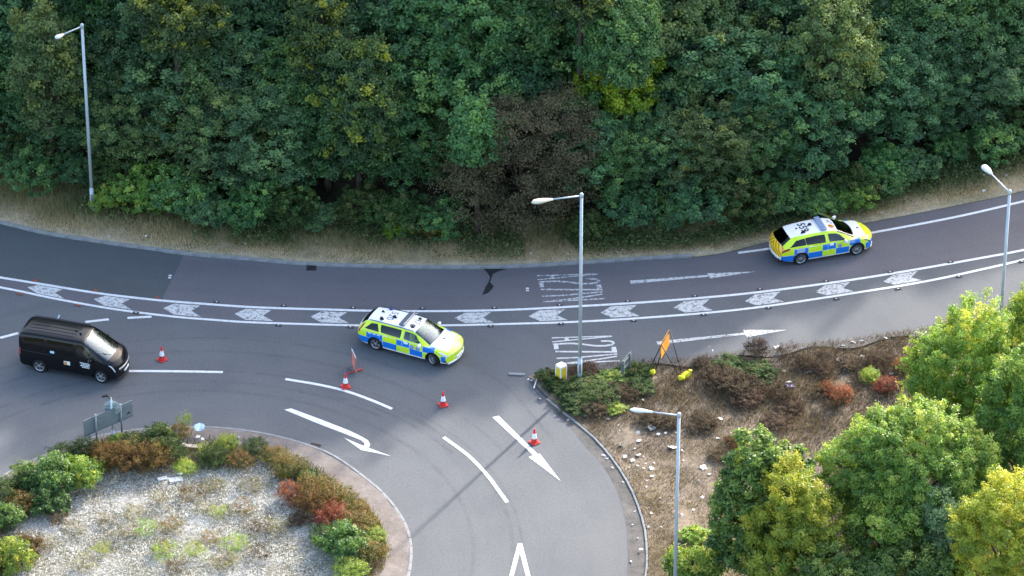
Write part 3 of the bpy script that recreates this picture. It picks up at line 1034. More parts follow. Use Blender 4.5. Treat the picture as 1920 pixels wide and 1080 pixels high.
def special(px, py, zc, rx, ry, z0, z1, m, label, seed, n=9, nclump=230, nleaf=85, name='broadleaf_tree', ll=0.155, lw=0.098, rc=0.42, tb=0.0):
    c = G(px, py, zc)
    lb = lobed(seed, rx, ry, z0, z1, n, 0.45)
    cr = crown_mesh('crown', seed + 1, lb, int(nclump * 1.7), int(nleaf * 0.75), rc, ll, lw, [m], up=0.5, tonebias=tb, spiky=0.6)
    e = make_tree(name, cr, trunk_mesh(seed + 2, lb, z0 + 0.8, 0.15, M_bark), (c.x, c.y, bank_z(c.x, c.y)), seed * 0.7)
    tag(e, label, 'tree')
    SPEC.append((c.x, c.y, max(rx, ry)))
    return e


special(1170, 172, 5.6, 2.1, 1.7, 2.8, 8.4, LM_lime, 'bright lime-green tree above the copper-leaved one, brightest in the wood', 320, 10, 200, 90, rc=0.42, tb=0.14)
special(1165, 95, 8.6, 1.8, 1.7, 5.6, 10.6, LM_mid, 'mid-green tree directly above the lime-green one', 327, 9)
special(600, 70, 8.6, 1.6, 1.5, 4.0, 11.6, LM_yellowtip, 'tree with yellow-tinted top left of centre in the wood', 330, 9, 190, 85, tb=0.10)
special(670, 190, 6.2, 2.2, 2.0, 0.8, 9.4, LM_yellowtip, 'green tree with yellowing sprays below the yellow-tinted top', 340, 13, 290, 85, tb=0.0)
special(1085, 12, 10.4, 1.7, 1.6, 8.0, 12.6, LM_yellowtip, 'yellowing tree crown at the upper edge above the copper-leaved tree', 350, 8, 150, 85, tb=0.06)
special(896, 262, 5.6, 1.25, 1.1, 3.4, 7.6, LM_mid, 'round green tree crown overlapping the copper-leaved tree on its upper left', 360, 8, 130, 85, tb=0.08)
special(1560, 75, 7.8, 2.2, 2.0, 1.0, 11.2, LM_olive, 'olive-green tree in the upper right of the wood', 370, 11, 220, 85, tb=0.08)
special(85, 105, 7.2, 1.8, 1.7, 1.0, 10.4, LM_olive, 'olive-green tree left of the tall lamp at the left end of the wood', 380, 10, 180, 85, tb=0.08)
special(330, 40, 9.4, 2.0, 1.9, 6.4, 11.8, LM_yellowtip, 'yellow-green tree crown right of the left lamp head', 385, 10, 190, 85, tb=0.05)

def clear(x, y, r):
    if r < 0 and any(abs(x - a) < q + 0.5 and b - 3.2 < y < b + 1.2 for a, b, q in SPEC[1:]):
        return False
    return all((x - a) ** 2 + (y - b) ** 2 > (r + q * 0.55) ** 2 for a, b, q in SPEC)


# ranks of the wood, front to back
RANKS = [(2.2, 3.2, 4.6, 6.4, 1.8, 2.4, 1.30, 'leafy green tree at the front edge of the wood, foliage down to the ground', G_FRONT, -30, 31, 0.2),
         (4.4, 5.6, 6.8, 8.6, 2.1, 2.8, 1.22, 'green broadleaf tree in the second rank of the wood', 'trees in the second rank of the wood', -31, 32, -0.4),
         (7.0, 8.4, 9.2, 11.0, 2.6, 3.3, 1.10, 'tall green broadleaf tree in the third rank of the wood', 'trees in the third rank of the wood', -31, 34, -0.4),
         (10.2, 12.0, 13.2, 15.0, 3.2, 4.0, 1.0, 'tall green broadleaf tree deep in the wood', G_BACK, -31, 37, -9),
         (14.8, 17.5, 17.6, 20.6, 3.8, 5.0, 0.82, 'tallest green trees at the top of the wooded bank', 'tallest trees on the bank', -28, 46, -9)]
ORD = ('first second third fourth fifth sixth seventh eighth ninth tenth eleventh twelfth thirteenth fourteenth fifteenth sixteenth seventeenth eighteenth nineteenth twentieth '
       'twenty-first twenty-second twenty-third twenty-fourth twenty-fifth twenty-sixth twenty-seventh twenty-eighth twenty-ninth thirtieth thirty-first thirty-second thirty-third thirty-fourth thirty-fifth thirty-sixth').split()
TINT = {LM_dark: 'dark green', LM_mid: 'mid-green', LM_olive: 'olive-green', LM_bramble: 'dull green'}
for d0, d1, h0, h1, s0, s1, wide, lab, grp, xa, xb, cl in RANKS:
    x = xa
    nth = 0
    while x < xb:
        d = rnd.uniform(d0, d1)
        if cl < -1 or clear(x, edge_y(x) + d, cl):
            lm = rnd.choice(LMS)
            tr_ = wood_tree(x, d, rnd.uniform(h0, h1), lm, lab, grp, wide=wide)
            if cl > -1 and -25.2 < x < 25.2:
                rank = 'front' if d0 < 4 else ('second' if d0 < 6.5 else 'third')
                tr_['label'] = '%s tree, %s from the left in the %s rank of the wood' % (TINT[lm], ORD[nth], rank)
                nth += 1
        x += rnd.uniform(s0, s1)


for x, d, h, nm in ((-8.9, 2.9, 6.6, 'mid-green tree below the yellowing sprays, left of centre in the wood'), (-6.4, 3.3, 6.2, 'mid-green tree at the foot of the yellowing tree, nearest the copper-leaved one')):
    wood_tree(x, d, h, LM_mid, nm, G_FRONT, wide=1.25)


# bushes at the wood's edge
def bush(px, py, k, s, m, label, group=None, name='bush', sz=1.0):
    p = G(px, py)
    z = bank_z(p.x, p.y)
    cr, tr, z1 = bushes[k]
    e = make_tree(name, cr, tr, (p.x, p.y, z - 0.02), rnd.uniform(0, 6.28), (s, s, s * sz), m)
    tag(e, label, 'bush', group)
    return e


bush(255, 398, 1, 0.85, LM_fresh, 'bright green bush just right of the left lamp base', sz=0.9)
bush(300, 402, 0, 0.85, LM_fresh, 'lower bright green bush beside the left lamp base, right of the first one', sz=0.85)
bush(205, 402, 0, 0.6, LM_sun, 'small pale green bush touching the left lamp base')
bush(60, 372, 1, 0.85, LM_mid, 'green bush at the left end of the wood')
bush(480, 420, 3, 0.8, LM_mid, 'large green bush overhanging the grass left of centre')
bush(545, 428, 1, 0.8, LM_bramble, 'dull green bush left of the copper-leaved tree', sz=0.8)
bush(748, 452, 0, 0.5, LM_lime, 'small lime-green bush on the grass below the wood')
bush(805, 452, 0, 0.5, LM_autumn, 'small yellowing bush on the grass left of the copper-leaved tree')
bush(1590, 392, 2, 0.8, LM_fresh, 'bright green bramble bush behind the far police car bonnet', sz=0.65)
bush(1665, 365, 2, 0.75, LM_mid, 'green bramble bush near the right end of the wood', sz=0.7)
bush(1530, 402, 0, 0.8, LM_mid, 'green bramble bush behind the roof of the far police car', sz=0.65)
bush(575, 290, 0, 0.6, LM_copper, 'small brown-leaved bush in the wood left of centre')
x = -25.0
nth_b = -1
while x < 27:
    pz = edge_y(x) + rnd.uniform(-0.2, 1.0)
    k = rnd.randrange(4)
    cr, tr, z1 = bushes[k]
    s = rnd.uniform(0.6, 1.0)
    if clear(x, pz, -0.01) or abs(x - SPEC[0][0]) > 2.6:
        lm = rnd.choice([LM_bramble, LM_mid, LM_dark, LM_mid])
        e = make_tree('bush', cr, tr, (x, pz, bank_z(x, pz)), rnd.uniform(0, 6.28), (s, s, s * rnd.uniform(0.75, 1.0)), lm)
        nth_b += 1
        tag(e, '%s bush, %s from the left along the foot of the wood' % (TINT[lm], ORD[nth_b]), 'bush', 'bushes along the foot of the wood')
    x += rnd.uniform(1.3, 2.2)

# bottom-right trees, sunlit, each with its own crown ---------------------------
def rtree(px, py, zc, lobes, m, label, seed, nclump, nleaf, ll, lw, rc, z_under, up=0.45, tb=0.0, spiky=0.0, name='broadleaf_tree', droop=0.0, low=-0.6):
    c = G(px, py, zc)
    lb = [(x, y, z + zc - 0.1, a, b, d) for x, y, z, a, b, d in lobes]
    cr = crown_mesh('crown', seed, lb, nclump, nleaf, rc, ll, lw, [m], up=up, low=low, tonebias=tb, spiky=spiky, droop=droop)
    e = make_tree(name, cr, trunk_mesh(seed + 1, lb, max(0.8, z_under), 0.14, M_bark), (c.x, c.y, 0.08))
    tag(e, label, 'tree')
    return e


rtree(1812, 700, 4.6, [(0, 0, 0, 2.0, 1.9, 2.2), (0.4, 0.4, 2.0, 1.15, 1.1, 1.3), (-1.2, -0.3, 0.4, 1.25, 1.2, 1.2), (1.3, 0, 0.8, 1.1, 1.1, 1.2), (-0.5, -1.0, -1.0, 1.4, 1.1, 1.2), (0.9, -0.9, -0.7, 1.3, 1.1, 1.3), (-1.5, 0, -1.1, 1.0, 1.0, 1.0), (0.1, 0.2, -1.8, 1.6, 1.5, 1.3)],
      LM_sun, 'tall yellow-green tree with feathery top at the edge of the lower lane', 401, 900, 100, 0.12, 0.055, 0.31, 1.6, tb=0.12, spiky=1.15)
rtree(1708, 890, 4.4, [(0, 0, 0, 2.6, 2.2, 2.2), (0.6, 0.4, 1.7, 1.5, 1.3, 1.3), (-1.2, 0.2, 1.4, 1.3, 1.2, 1.3), (2.2, 0, 0.5, 1.3, 1.2, 1.3), (-2.5, 0, 0.2, 1.3, 1.2, 1.3), (1.5, -0.9, -0.5, 1.4, 1.1, 1.3), (-1.0, -1.2, -0.7, 1.5, 1.1, 1.3), (0.4, -1.3, 0.4, 1.4, 1.0, 1.2), (2.6, -0.2, -1.0, 1.1, 1.0, 1.2), (-2.0, -0.4, -1.2, 1.2, 1.0, 1.1)],
      LM_fresh, 'largest bright green round-crowned tree in the lower right', 411, 1300, 100, 0.12, 0.06, 0.31, 1.8, tb=0.12, spiky=0.9)
rtree(1420, 935, 3.9, [(0, 0, 0, 1.5, 1.4, 2.2), (-0.2, 0.2, 1.9, 1.0, 1.0, 1.1), (1.2, 0.3, 1.4, 0.9, 0.9, 0.9), (-0.8, -0.4, -0.6, 1.1, 1.0, 1.2), (0.9, -0.3, 0.1, 1.1, 1.0, 1.2), (-0.5, -0.6, -1.9, 1.3, 1.0, 1.2), (0.9, -0.3, -1.7, 1.2, 1.0, 1.2)],
      LM_tree, 'dark green tree on the left of the lower-right group, beside the near lamp', 421, 600, 95, 0.15, 0.09, 0.34, 1.0, tb=0.16, spiky=0.4)
rtree(1487, 985, 3.7, [(0.1, 0, -0.2, 1.5, 1.2, 1.6), (-0.2, 0.2, 1.6, 0.8, 0.8, 1.1), (1.2, -0.2, 0.4, 0.9, 0.7, 0.6), (-0.9, -0.3, 0.1, 0.8, 0.7, 0.6), (0.6, 0.1, 1.0, 0.7, 0.6, 0.8), (-1.0, -0.6, -1.5, 1.1, 0.9, 0.9), (0.9, -0.7, -1.3, 1.2, 0.9, 1.0), (0.0, -1.0, -1.9, 1.4, 0.9, 0.9)],
      LM_gold, 'golden yellow tree in front of the dark green one at the lower right', 431, 520, 95, 0.13, 0.055, 0.32, 1.0, spiky=1.2, tb=0.20)
rtree(1880, 1010, 3.9, [(0, 0, 0, 1.7, 1.5, 1.9), (0.4, 0.2, 1.6, 1.0, 1.0, 1.1), (-0.9, -0.2, 0.7, 1.0, 0.9, 1.0), (-0.9, -0.6, -0.9, 1.1, 0.9, 1.1), (0.8, -0.6, -0.4, 1.1, 0.9, 1.1), (1.3, 0, 1.0, 0.9, 0.9, 1.0)],
      LM_gold, 'yellow-topped tree in the bottom right corner', 441, 520, 95, 0.135, 0.06, 0.33, 1.0, spiky=1.1, tb=0.17)
rtree(1905, 790, 5.0, [(0, 0, 0, 1.5, 1.5, 2.0), (-0.3, 0, 1.6, 0.9, 0.9, 1.0), (-0.9, -0.4, -0.4, 1.0, 0.9, 1.0), (0.6, 0.2, 2.4, 0.9, 0.9, 1.1), (0.2, -0.6, -1.6, 1.2, 1.0, 1.2)],
      LM_fresh, 'green tree at the right edge behind the largest round-crowned tree', 451, 520, 95, 0.14, 0.07, 0.34, 1.6, tb=0.06, spiky=0.8)
rtree(1925, 640, 5.2, [(0.2, 0, 0, 1.2, 1.2, 2.0), (0.4, 0.2, 1.6, 0.8, 0.8, 0.9), (-0.2, -0.3, -1.2, 1.0, 0.9, 1.2)],
      LM_sun, 'yellow-green tree cut by the right edge beside the right-hand lamp', 461, 300, 95, 0.14, 0.065, 0.34, 1.6, spiky=0.9)
rtree(1655, 1010, 2.9, [(0, 0, 0, 1.2, 1.0, 1.3), (-0.5, -0.2, 0.9, 0.7, 0.7, 0.7), (0.8, 0, 0.7, 0.8, 0.7, 0.8), (0.3, -0.5, -0.8, 1.1, 0.9, 0.9)],
      LM_fresh, 'small green tree below the largest round-crowned tree', 471, 220, 100, 0.135, 0.08, 0.34, 0.6, tb=0.03, spiky=0.7)
rtree(1775, 1000, 3.0, [(0, 0, 0, 1.0, 0.9, 1.5), (-0.4, 0.1, 1.3, 0.5, 0.5, 0.7), (0.5, -0.3, 0.6, 0.6, 0.6, 0.8), (-0.2, -0.5, -1.0, 1.0, 0.8, 0.9)],
      LM_sage, 'grey-green willowy tree between the small green and the yellow-topped trees', 481, 220, 100, 0.16, 0.05, 0.40, 0.6, spiky=0.5, tb=0.02)
rtree(1700, 1085, 2.2, [(0, 0, 0, 1.8, 1.0, 1.2), (1.4, 0, 0.1, 1.1, 0.9, 1.0), (-1.3, 0, 0, 1.1, 0.9, 1.0), (-3.2, 0, 0.1, 1.4, 0.9, 1.3)],
      LM_tree, 'low dark green tree along the bottom edge under the lower-right group', 491, 260, 95, 0.14, 0.08, 0.36, 0.5, tb=0.05, spiky=0.5)
rtree(1300, 1062, 0.9, [(0, 0, 0, 1.0, 0.8, 0.7), (0.7, 0.1, 0.1, 0.7, 0.6, 0.5), (-0.5, 0.2, 0, 0.6, 0.6, 0.5)],
      LM_sun, 'low yellow-green shrub at the foot of the near lamp', 501, 110, 80, 0.13, 0.07, 0.34, 0.3, name='shrub')


# grasses and stems: masses nobody could count --------------------------------------
def blades(name, label, X, Y, Z, H, W, tone, m, lean=0.5, seed=3, kind='stuff'):
    rs = np.random.RandomState(seed)
    N = len(X)
    a = rs.uniform(0, 2 * np.pi, N)
    l = rs.normal(0, lean, N) * H
    b = rs.uniform(0, 2 * np.pi, N)
    base = np.stack([X, Y, Z], 1)
    dx = np.stack([np.cos(a) * W, np.sin(a) * W, np.zeros(N)], 1)
    tip = base + np.stack([np.cos(b) * l, np.sin(b) * l, H], 1)
    v = np.stack([base - dx * 0.5, base + dx * 0.5, tip], 1).reshape(-1, 3)
    me = mesh_np(name, v, np.arange(3 * N), np.full(N, 3), [m], attrs={'tone': np.repeat(np.clip(tone, 0, 1), 3)})
    o = obj(name, me)
    tag(o, label, None, None, kind)
    return o


def vnoise(X, Y, s, seed):
    rs = np.random.RandomState(seed)
    out = np.zeros(len(X))
    for i in range(6):
        a = rs.uniform(0, 6.28)
        f = s * rs.uniform(0.6, 1.9)
        out += np.sin((X * math.cos(a) + Y * math.sin(a)) * f + rs.uniform(0, 6.28) + 1.3 * np.sin((X * math.sin(a) - Y * math.cos(a)) * f * 0.7 + i))
    return out / 6.0


rs = np.random.RandomState(11)
# far verge grass
N = 150000
X = rs.uniform(-29, 29, N)
ky = np.interp(X, KX, KY)
ey = np.interp(X, EX, EY)
wid = ey - ky + 1.2
u = rs.rand(N)
Y = ky + 0.28 + u * wid
nz = vnoise(X, Y, 1.4, 5)
t = 1.0 - 0.66 * np.clip((Y - ky - 0.25) / 2.2, 0, 1) + 0.32 * nz + rs.normal(0, 0.14, N)
keep = rs.rand(N) < np.clip(0.30 + 0.9 * (Y - ky) / 1.4, 0.12, 1)
hh = (0.07 + 0.22 * np.clip((Y - ky - 0.3) / 2.0, 0, 1)) * rs.uniform(0.5, 1.5, N)
zb = np.where(X < kx, 0.10, 0.02) + np.maximum(0, 0.19 * (Y - ey))
blades('grass', 'straw-coloured and green grass on the far verge', X[keep], Y[keep], zb[keep] - 0.02, hh[keep], np.full(keep.sum(), 0.035), t[keep], LM_strawgrass, 0.55, 12)
# low weeds and bramble leaves creeping out on the far verge
N = 46000
X = rs.uniform(-29, 29, N)
ky = np.interp(X, KX, KY)
ey = np.interp(X, EX, EY)
Y = ey - np.abs(rs.normal(0, 1.15, N)) + 0.5
nz = vnoise(X, Y, 1.1, 9)
keep = (Y > ky + 0.45) & (nz > np.where(X > 11, -0.45, np.where(X < -4, 0.06, -0.12)))
cen = np.stack([X, Y, 0.1 + np.abs(rs.normal(0.0, 0.22, N)) + 0.16], 1)[keep]
v, tv = leaf_arrays(cen, np.tile([0, 0, 1.0], (len(cen), 1)), np.clip(0.42 + 0.35 * nz[keep] + rs.normal(0, 0.22, len(cen)), 0, 1), rs, 0.13, 0.08, 0.7)
o = obj('creeping_weeds', mesh_np('creeping_weeds', v, np.arange(len(v)), np.full(len(v) // 4, 4), [LM_creeper], attrs={'tone': tv}))
tag(o, 'low green weeds and bramble creeping over the far verge', None, None, 'stuff')

# right verge: brown grass and dead stems
px0, px1 = G(985, 1085), G(2000, 560)
N = 240000
X = rs.uniform(2.0, 26, N)
Y = rs.uniform(-25, -1, N)
ins = inside(rv_poly, X, Y)
X, Y = X[ins], Y[ins]
n1 = vnoise(X, Y, 0.8, 21)
n2 = vnoise(X, Y, 2.3, 22)
keep = (n2 * 0.6 + n1 * 0.5 + rs.rand(len(X)) * 0.9) > 0.05
X, Y, n1, n2 = X[keep], Y[keep], n1[keep], n2[keep]
# the near part is straw-yellow, the part towards the lane brown and stemmy
near = np.clip((-9.5 - Y) / 5.0, 0, 1) * np.clip((15 - X) / 4.0, 0, 1)
t = 0.34 + 0.30 * near + 0.22 * n1 + 0.12 * n2 + rs.normal(0, 0.15, len(X))
hh = (0.10 + 0.10 * (1 - near)) * rs.uniform(0.4, 1.5, len(X)) * (1 + 0.5 * n1)
blades('dry_grass', 'brown and straw dry grass covering the right verge', X, Y, np.full(len(X), 0.06), np.maximum(hh, 0.03), np.full(len(X), 0.03), t, LM_brown_grass, 0.9, 14)

# island: pale dead grass over chalk
N = 130000
ang = rs.uniform(0, 6.28, N)
rr = np.sqrt(rs.rand(N))
X = cI.x + 10.2 * rr * np.cos(ang)
Y = cI.y + 10.2 * rr * np.sin(ang)
ins = inside(ch, X, Y) & (Y > -31)
X, Y = X[ins], Y[ins]
n1 = vnoise(X, Y, 1.0, 31)
n2 = vnoise(X, Y, 3.0, 32)
keep = (n1 * 0.7 + n2 * 0.5 + rs.rand(len(X)) * 1.0) > 0.38
X, Y, n1 = X[keep], Y[keep], n1[keep]
t = 0.62 - 0.25 * n1 + rs.normal(0, 0.22, len(X))
blades('island_grass', 'sparse bleached grass over the chalk of the island', X, Y, np.full(len(X), 0.12), rs.uniform(0.04, 0.16, len(X)), np.full(len(X), 0.028), t, LM_weed, 0.8, 15)

# bleached stalks, dead leaves and chalk chips lying on the middle of the island
N = 115000
ang = rs.uniform(0, 6.28, N)
rr = np.sqrt(rs.rand(N))
X = cI.x + 10.2 * rr * np.cos(ang)
Y = cI.y + 10.2 * rr * np.sin(ang)
ok = inside(ch, X, Y) & (Y > -31)
X, Y = X[ok], Y[ok]
n1 = vnoise(X, Y, 2.6, 51)
t = np.clip(0.58 + 0.22 * n1 + rs.normal(0, 0.24, len(X)), 0, 1)
cen = np.stack([X, Y, 0.15 + np.abs(rs.normal(0, 0.03, len(X)))], 1)
v, tv = leaf_arrays(cen, np.tile([0, 0, 1.0], (len(cen), 1)), t, rs, 0.095, 0.036, 0.9)
o = obj('island_stubble', mesh_np('island_stubble', v, np.arange(len(v)), np.full(len(v) // 4, 4), [LM_stubble], attrs={'tone': tv}))
tag(o, 'bleached stalks and chalk chips strewn over the middle of the island', None, None, 'stuff')
# rank growth of weeds filling the ring of shrubs
N = 90000
ang = rs.uniform(0, 6.28, N)
rad_ = rs.uniform(0.70, 0.945, N)
ri_ = np.array([(p - cI).length for p in isl])
ai_ = np.array([math.atan2(p.y - cI.y, p.x - cI.x) % (2 * math.pi) for p in isl])
od_ = np.argsort(ai_)
Rr_ = np.interp(ang, ai_[od_], ri_[od_], period=2 * math.pi)
X = cI.x + rad_ * Rr_ * np.cos(ang)
Y = cI.y + rad_ * Rr_ * np.sin(ang)
n1 = vnoise(X, Y, 1.3, 41)
edge_ = np.minimum(rad_ - 0.70, 0.945 - rad_) / 0.10
keep = (Y > -31) & (n1 * 0.9 + edge_ * 0.7 + rs.normal(0, 0.25, N) > 0.42) & ~((ang < 1.0) & (rad_ > 0.90)) & ~((ang > 5.6) & (rad_ > 0.90))
X, Y, n1 = X[keep], Y[keep], n1[keep]
n3 = vnoise(X, Y, 0.9, 43)
t = 0.45 + 0.38 * n3 + rs.normal(0, 0.16, len(X))
blades('island_weeds', 'rank olive, yellow and russet weeds between the island shrubs', X, Y, np.full(len(X), 0.10), rs.uniform(0.12, 0.50, len(X)) * (0.8 + 0.4 * n1), np.full(len(X), 0.035), t, LM_ringweed, 0.45, 17)

# shrub and herb prototypes for island and verge (radius about 1, height about 1)
herbs = {}


def herb_proto(key, seed, m, nclump, nleaf, ll, lw, n=6, spiky=0.0, rc=0.3, z1=1.0, up=0.5):
    lb = lobed(seed, 0.8, 0.8, 0.02, z1, n, 0.5)
    cr = crown_mesh('crown', seed + 5, lb, nclump, nleaf, rc, ll, lw, [m], up=up, low=-0.25, spiky=spiky)
    tr = MB()
    for l in lb[1:6]:
        tr.tube([(0, 0, -0.05), (l[0] * 0.4, l[1] * 0.4, l[2] * 0.55), (l[0], l[1], l[2] + 0.1)], [0.03, 0.02, 0.008], 4)
    herbs.setdefault(key, []).append((cr, tr.mesh('stem', M_bark)))


for s in (0, 1, 2):
    herb_proto('leafy', 700 + 20 * s, LM_fresh, 130, 42, 0.11, 0.06, n=9, spiky=0.9, rc=0.22)
    herb_proto('fine', 800 + 20 * s, LM_rust, 170, 34, 0.075, 0.036, n=10, spiky=1.3, rc=0.20)
for s in (0, 1):
    herb_proto('tuft', 900 + 20 * s, LM_weed, 42, 24, 0.16, 0.03, spiky=1.0, up=0.1)


def herb(name, px, py, key, r, h, m, label, cat, group=None, z=0.12):
    p = G(px, py)
    cr, st = rnd.choice(herbs[key])
    e = empty(name, (p.x, p.y, z), rnd.uniform(0, 6.28))
    e.scale = (r, r, h)
    c = obj('foliage', cr, e)
    c.material_slots[0].link = 'OBJECT'
    c.material_slots[0].material = m
    if key != 'tuft':
        obj('stem', st, e)
    tag(e, label, cat, group)
    return e


# island shrub ring: from the left edge, round the back, down the right-hand side
ISL_SHRUBS = [
    (20, 1075, 'leafy', 1.1, 1.5, LM_sun, 'bright green shrub in the bottom left corner of the island'),
    (55, 1050, 'fine', 0.8, 1.1, LM_rust, 'reddish shrub beside the green one in the island corner'),
    (12, 990, 'leafy', 0.9, 1.0, LM_tree, 'green shrub at the left edge of the island'),
    (40, 965, 'fine', 0.8, 0.9, LM_autumn, 'yellow-brown shrub at the left edge of the island'),
    (8, 940, 'fine', 0.9, 1.0, LM_bramble, 'dull green shrub by the left drain of the island'),
    (62, 930, 'leafy', 1.0, 1.1, LM_bramble, 'dark green shrub left of the bright leafy clump'),
    (100, 925, 'leafy', 1.25, 1.55, LM_tree, 'large bright green leafy shrub on the left of the island'),
    (148, 915, 'leafy', 1.05, 1.35, LM_sun, 'yellow-green leafy shrub right of the large bright one'),
    (95, 960, 'leafy', 0.95, 0.9, LM_tree, 'low green shrub in front of the large bright leafy one'),
    (48, 900, 'fine', 0.7, 0.7, LM_sun, 'small yellow-green shrub close to the left kerb'),
    (120, 868, 'fine', 0.8, 0.75, LM_bramble, 'olive shrub by the kerb left of the sign panel'),
    (160, 858, 'fine', 0.8, 0.8, LM_bramble, 'olive shrub under the left end of the sign panel'),
    (205, 880, 'fine', 1.0, 1.15, LM_rust, 'rust-brown shrub below the sign post'),
    (245, 886, 'fine', 1.1, 1.2, LM_rust, 'large rust-red shrub in the middle of the ring'),
    (290, 884, 'fine', 1.0, 1.1, LM_rust, 'rust-brown shrub right of the large rust-red one'),
    (222, 842, 'leafy', 0.6, 0.5, LM_sun, 'small vivid green plant at the right sign post'),
    (252, 852, 'fine', 0.9, 0.8, LM_bramble, 'brown-green shrub behind the rust-red ones'),
    (298, 850, 'leafy', 1.0, 1.1, LM_bramble, 'dark green shrub behind the rust-red ones'),
    (322, 868, 'fine', 0.8, 0.9, LM_bramble, 'green shrub left of the litter heap'),
    (346, 806, 'tuft', 0.45, 0.75, LM_gold, 'tall yellow ragwort at the back kerb'),
    (348, 889, 'fine', 0.6, 0.5, LM_gold, 'low yellow plant in front of the shrub ring'),
    (338, 822, 'fine', 0.6, 0.5, LM_autumn, 'yellow weed below the tall ragwort'),
    (400, 875, 'fine', 0.8, 0.8, LM_bramble, 'dark green shrub right of the white boards'),
    (425, 848, 'fine', 0.6, 0.7, LM_gold, 'yellow flowering weed right of the blue bag'),
    (384, 856, 'tuft', 0.45, 0.5, LM_gold, 'small yellow weed below the blue bag'),
    (450, 876, 'fine', 0.75, 0.6, LM_autumn, 'yellow-brown weed at the top of the island'),
    (478, 852, 'fine', 0.75, 0.55, LM_bramble, 'olive weed near the back kerb'),
    (515, 868, 'fine', 0.8, 0.55, LM_autumn, 'yellow-brown shrub at the back right of the island'),
    (545, 895, 'fine', 0.9, 0.9, LM_autumn, 'orange and green shrub at the upper right of the ring'),
    (575, 905, 'leafy', 0.55, 0.5, LM_tree, 'small fresh green plant on the gravel edge'),
    (548, 942, 'fine', 0.8, 0.8, LM_red, 'red shrub on the inner side of the ring'),
    (585, 935, 'fine', 0.9, 0.9, LM_autumn, 'yellow-green shrub right of the red one'),
    (612, 918, 'fine', 0.6, 0.45, LM_autumn, 'low orange weed on the gravel edge'),
    (592, 968, 'fine', 1.0, 1.1, LM_rust, 'brown-red shrub in the right-hand ring'),
    (632, 955, 'fine', 0.95, 0.9, LM_autumn, 'yellow shrub in the right-hand ring'),
    (626, 992, 'fine', 0.95, 1.0, LM_red, 'deep red shrub in the right-hand ring'),
    (668, 972, 'fine', 0.7, 0.6, LM_autumn, 'small orange shrub on the outer right of the ring'),
    (668, 1005, 'fine', 1.0, 0.95, LM_autumn, 'orange-yellow shrub at the right of the ring'),
    (700, 1020, 'fine', 0.7, 0.6, LM_sun, 'small yellow-green shrub at the far right of the ring'),
    (646, 1045, 'leafy', 1.15, 1.3, LM_tree, 'bright green shrub at the bottom of the right-hand ring'),
    (690, 1055, 'fine', 0.95, 0.9, LM_autumn, 'yellow-orange shrub beside the bright green one at the bottom'),
    (610, 1020, 'fine', 0.8, 0.7, LM_bramble, 'dark olive shrub inside the right-hand ring'),
    (660, 1090, 'fine', 0.9, 0.8, LM_sun, 'yellow-green shrub cut by the bottom edge'),
    (560, 985, 'fine', 0.6, 0.4, LM_dead, 'grey-brown low plant inside the ring'),
]
for px, py, key, r, h, m, lab in ISL_SHRUBS:
    herb('shrub' if h > 0.6 else 'weed', px, py, key, r * 0.92, h * 0.8, m, lab, 'shrub' if h > 0.6 else 'weed')
TUFTS = [(192, 1040, LM_gold), (300, 1035, LM_autumn), (440, 1030, LM_gold), (455, 965, LM_autumn), (410, 972, LM_sun), (300, 950, LM_weed), (355, 940, LM_rust), (275, 1003, LM_fresh),
         (310, 1048, LM_sun), (365, 1045, LM_sun), (395, 1020, LM_autumn), (240, 1010, LM_weed), (110, 985, LM_rust), (140, 1003, LM_weed), (380, 965, LM_weed), (490, 1050, LM_dead), (520, 1000, LM_weed),
         (330, 1075, LM_rust), (250, 975, LM_weed), (480, 1000, LM_dead), (320, 1000, LM_autumn), (200, 985, LM_weed), (420, 1062, LM_autumn), (470, 925, LM_weed), (400, 920, LM_autumn), (160, 1070, LM_weed), (90, 1030, LM_weed)]
for i, (px, py, m) in enumerate(TUFTS):
    herb('grass_tuft', px, py, 'tuft', rnd.uniform(0.45, 0.75), rnd.uniform(0.3, 0.5), m, 'low tuft of dry grass on the chalky middle of the island', 'grass tuft', 'grass tufts on the chalk')

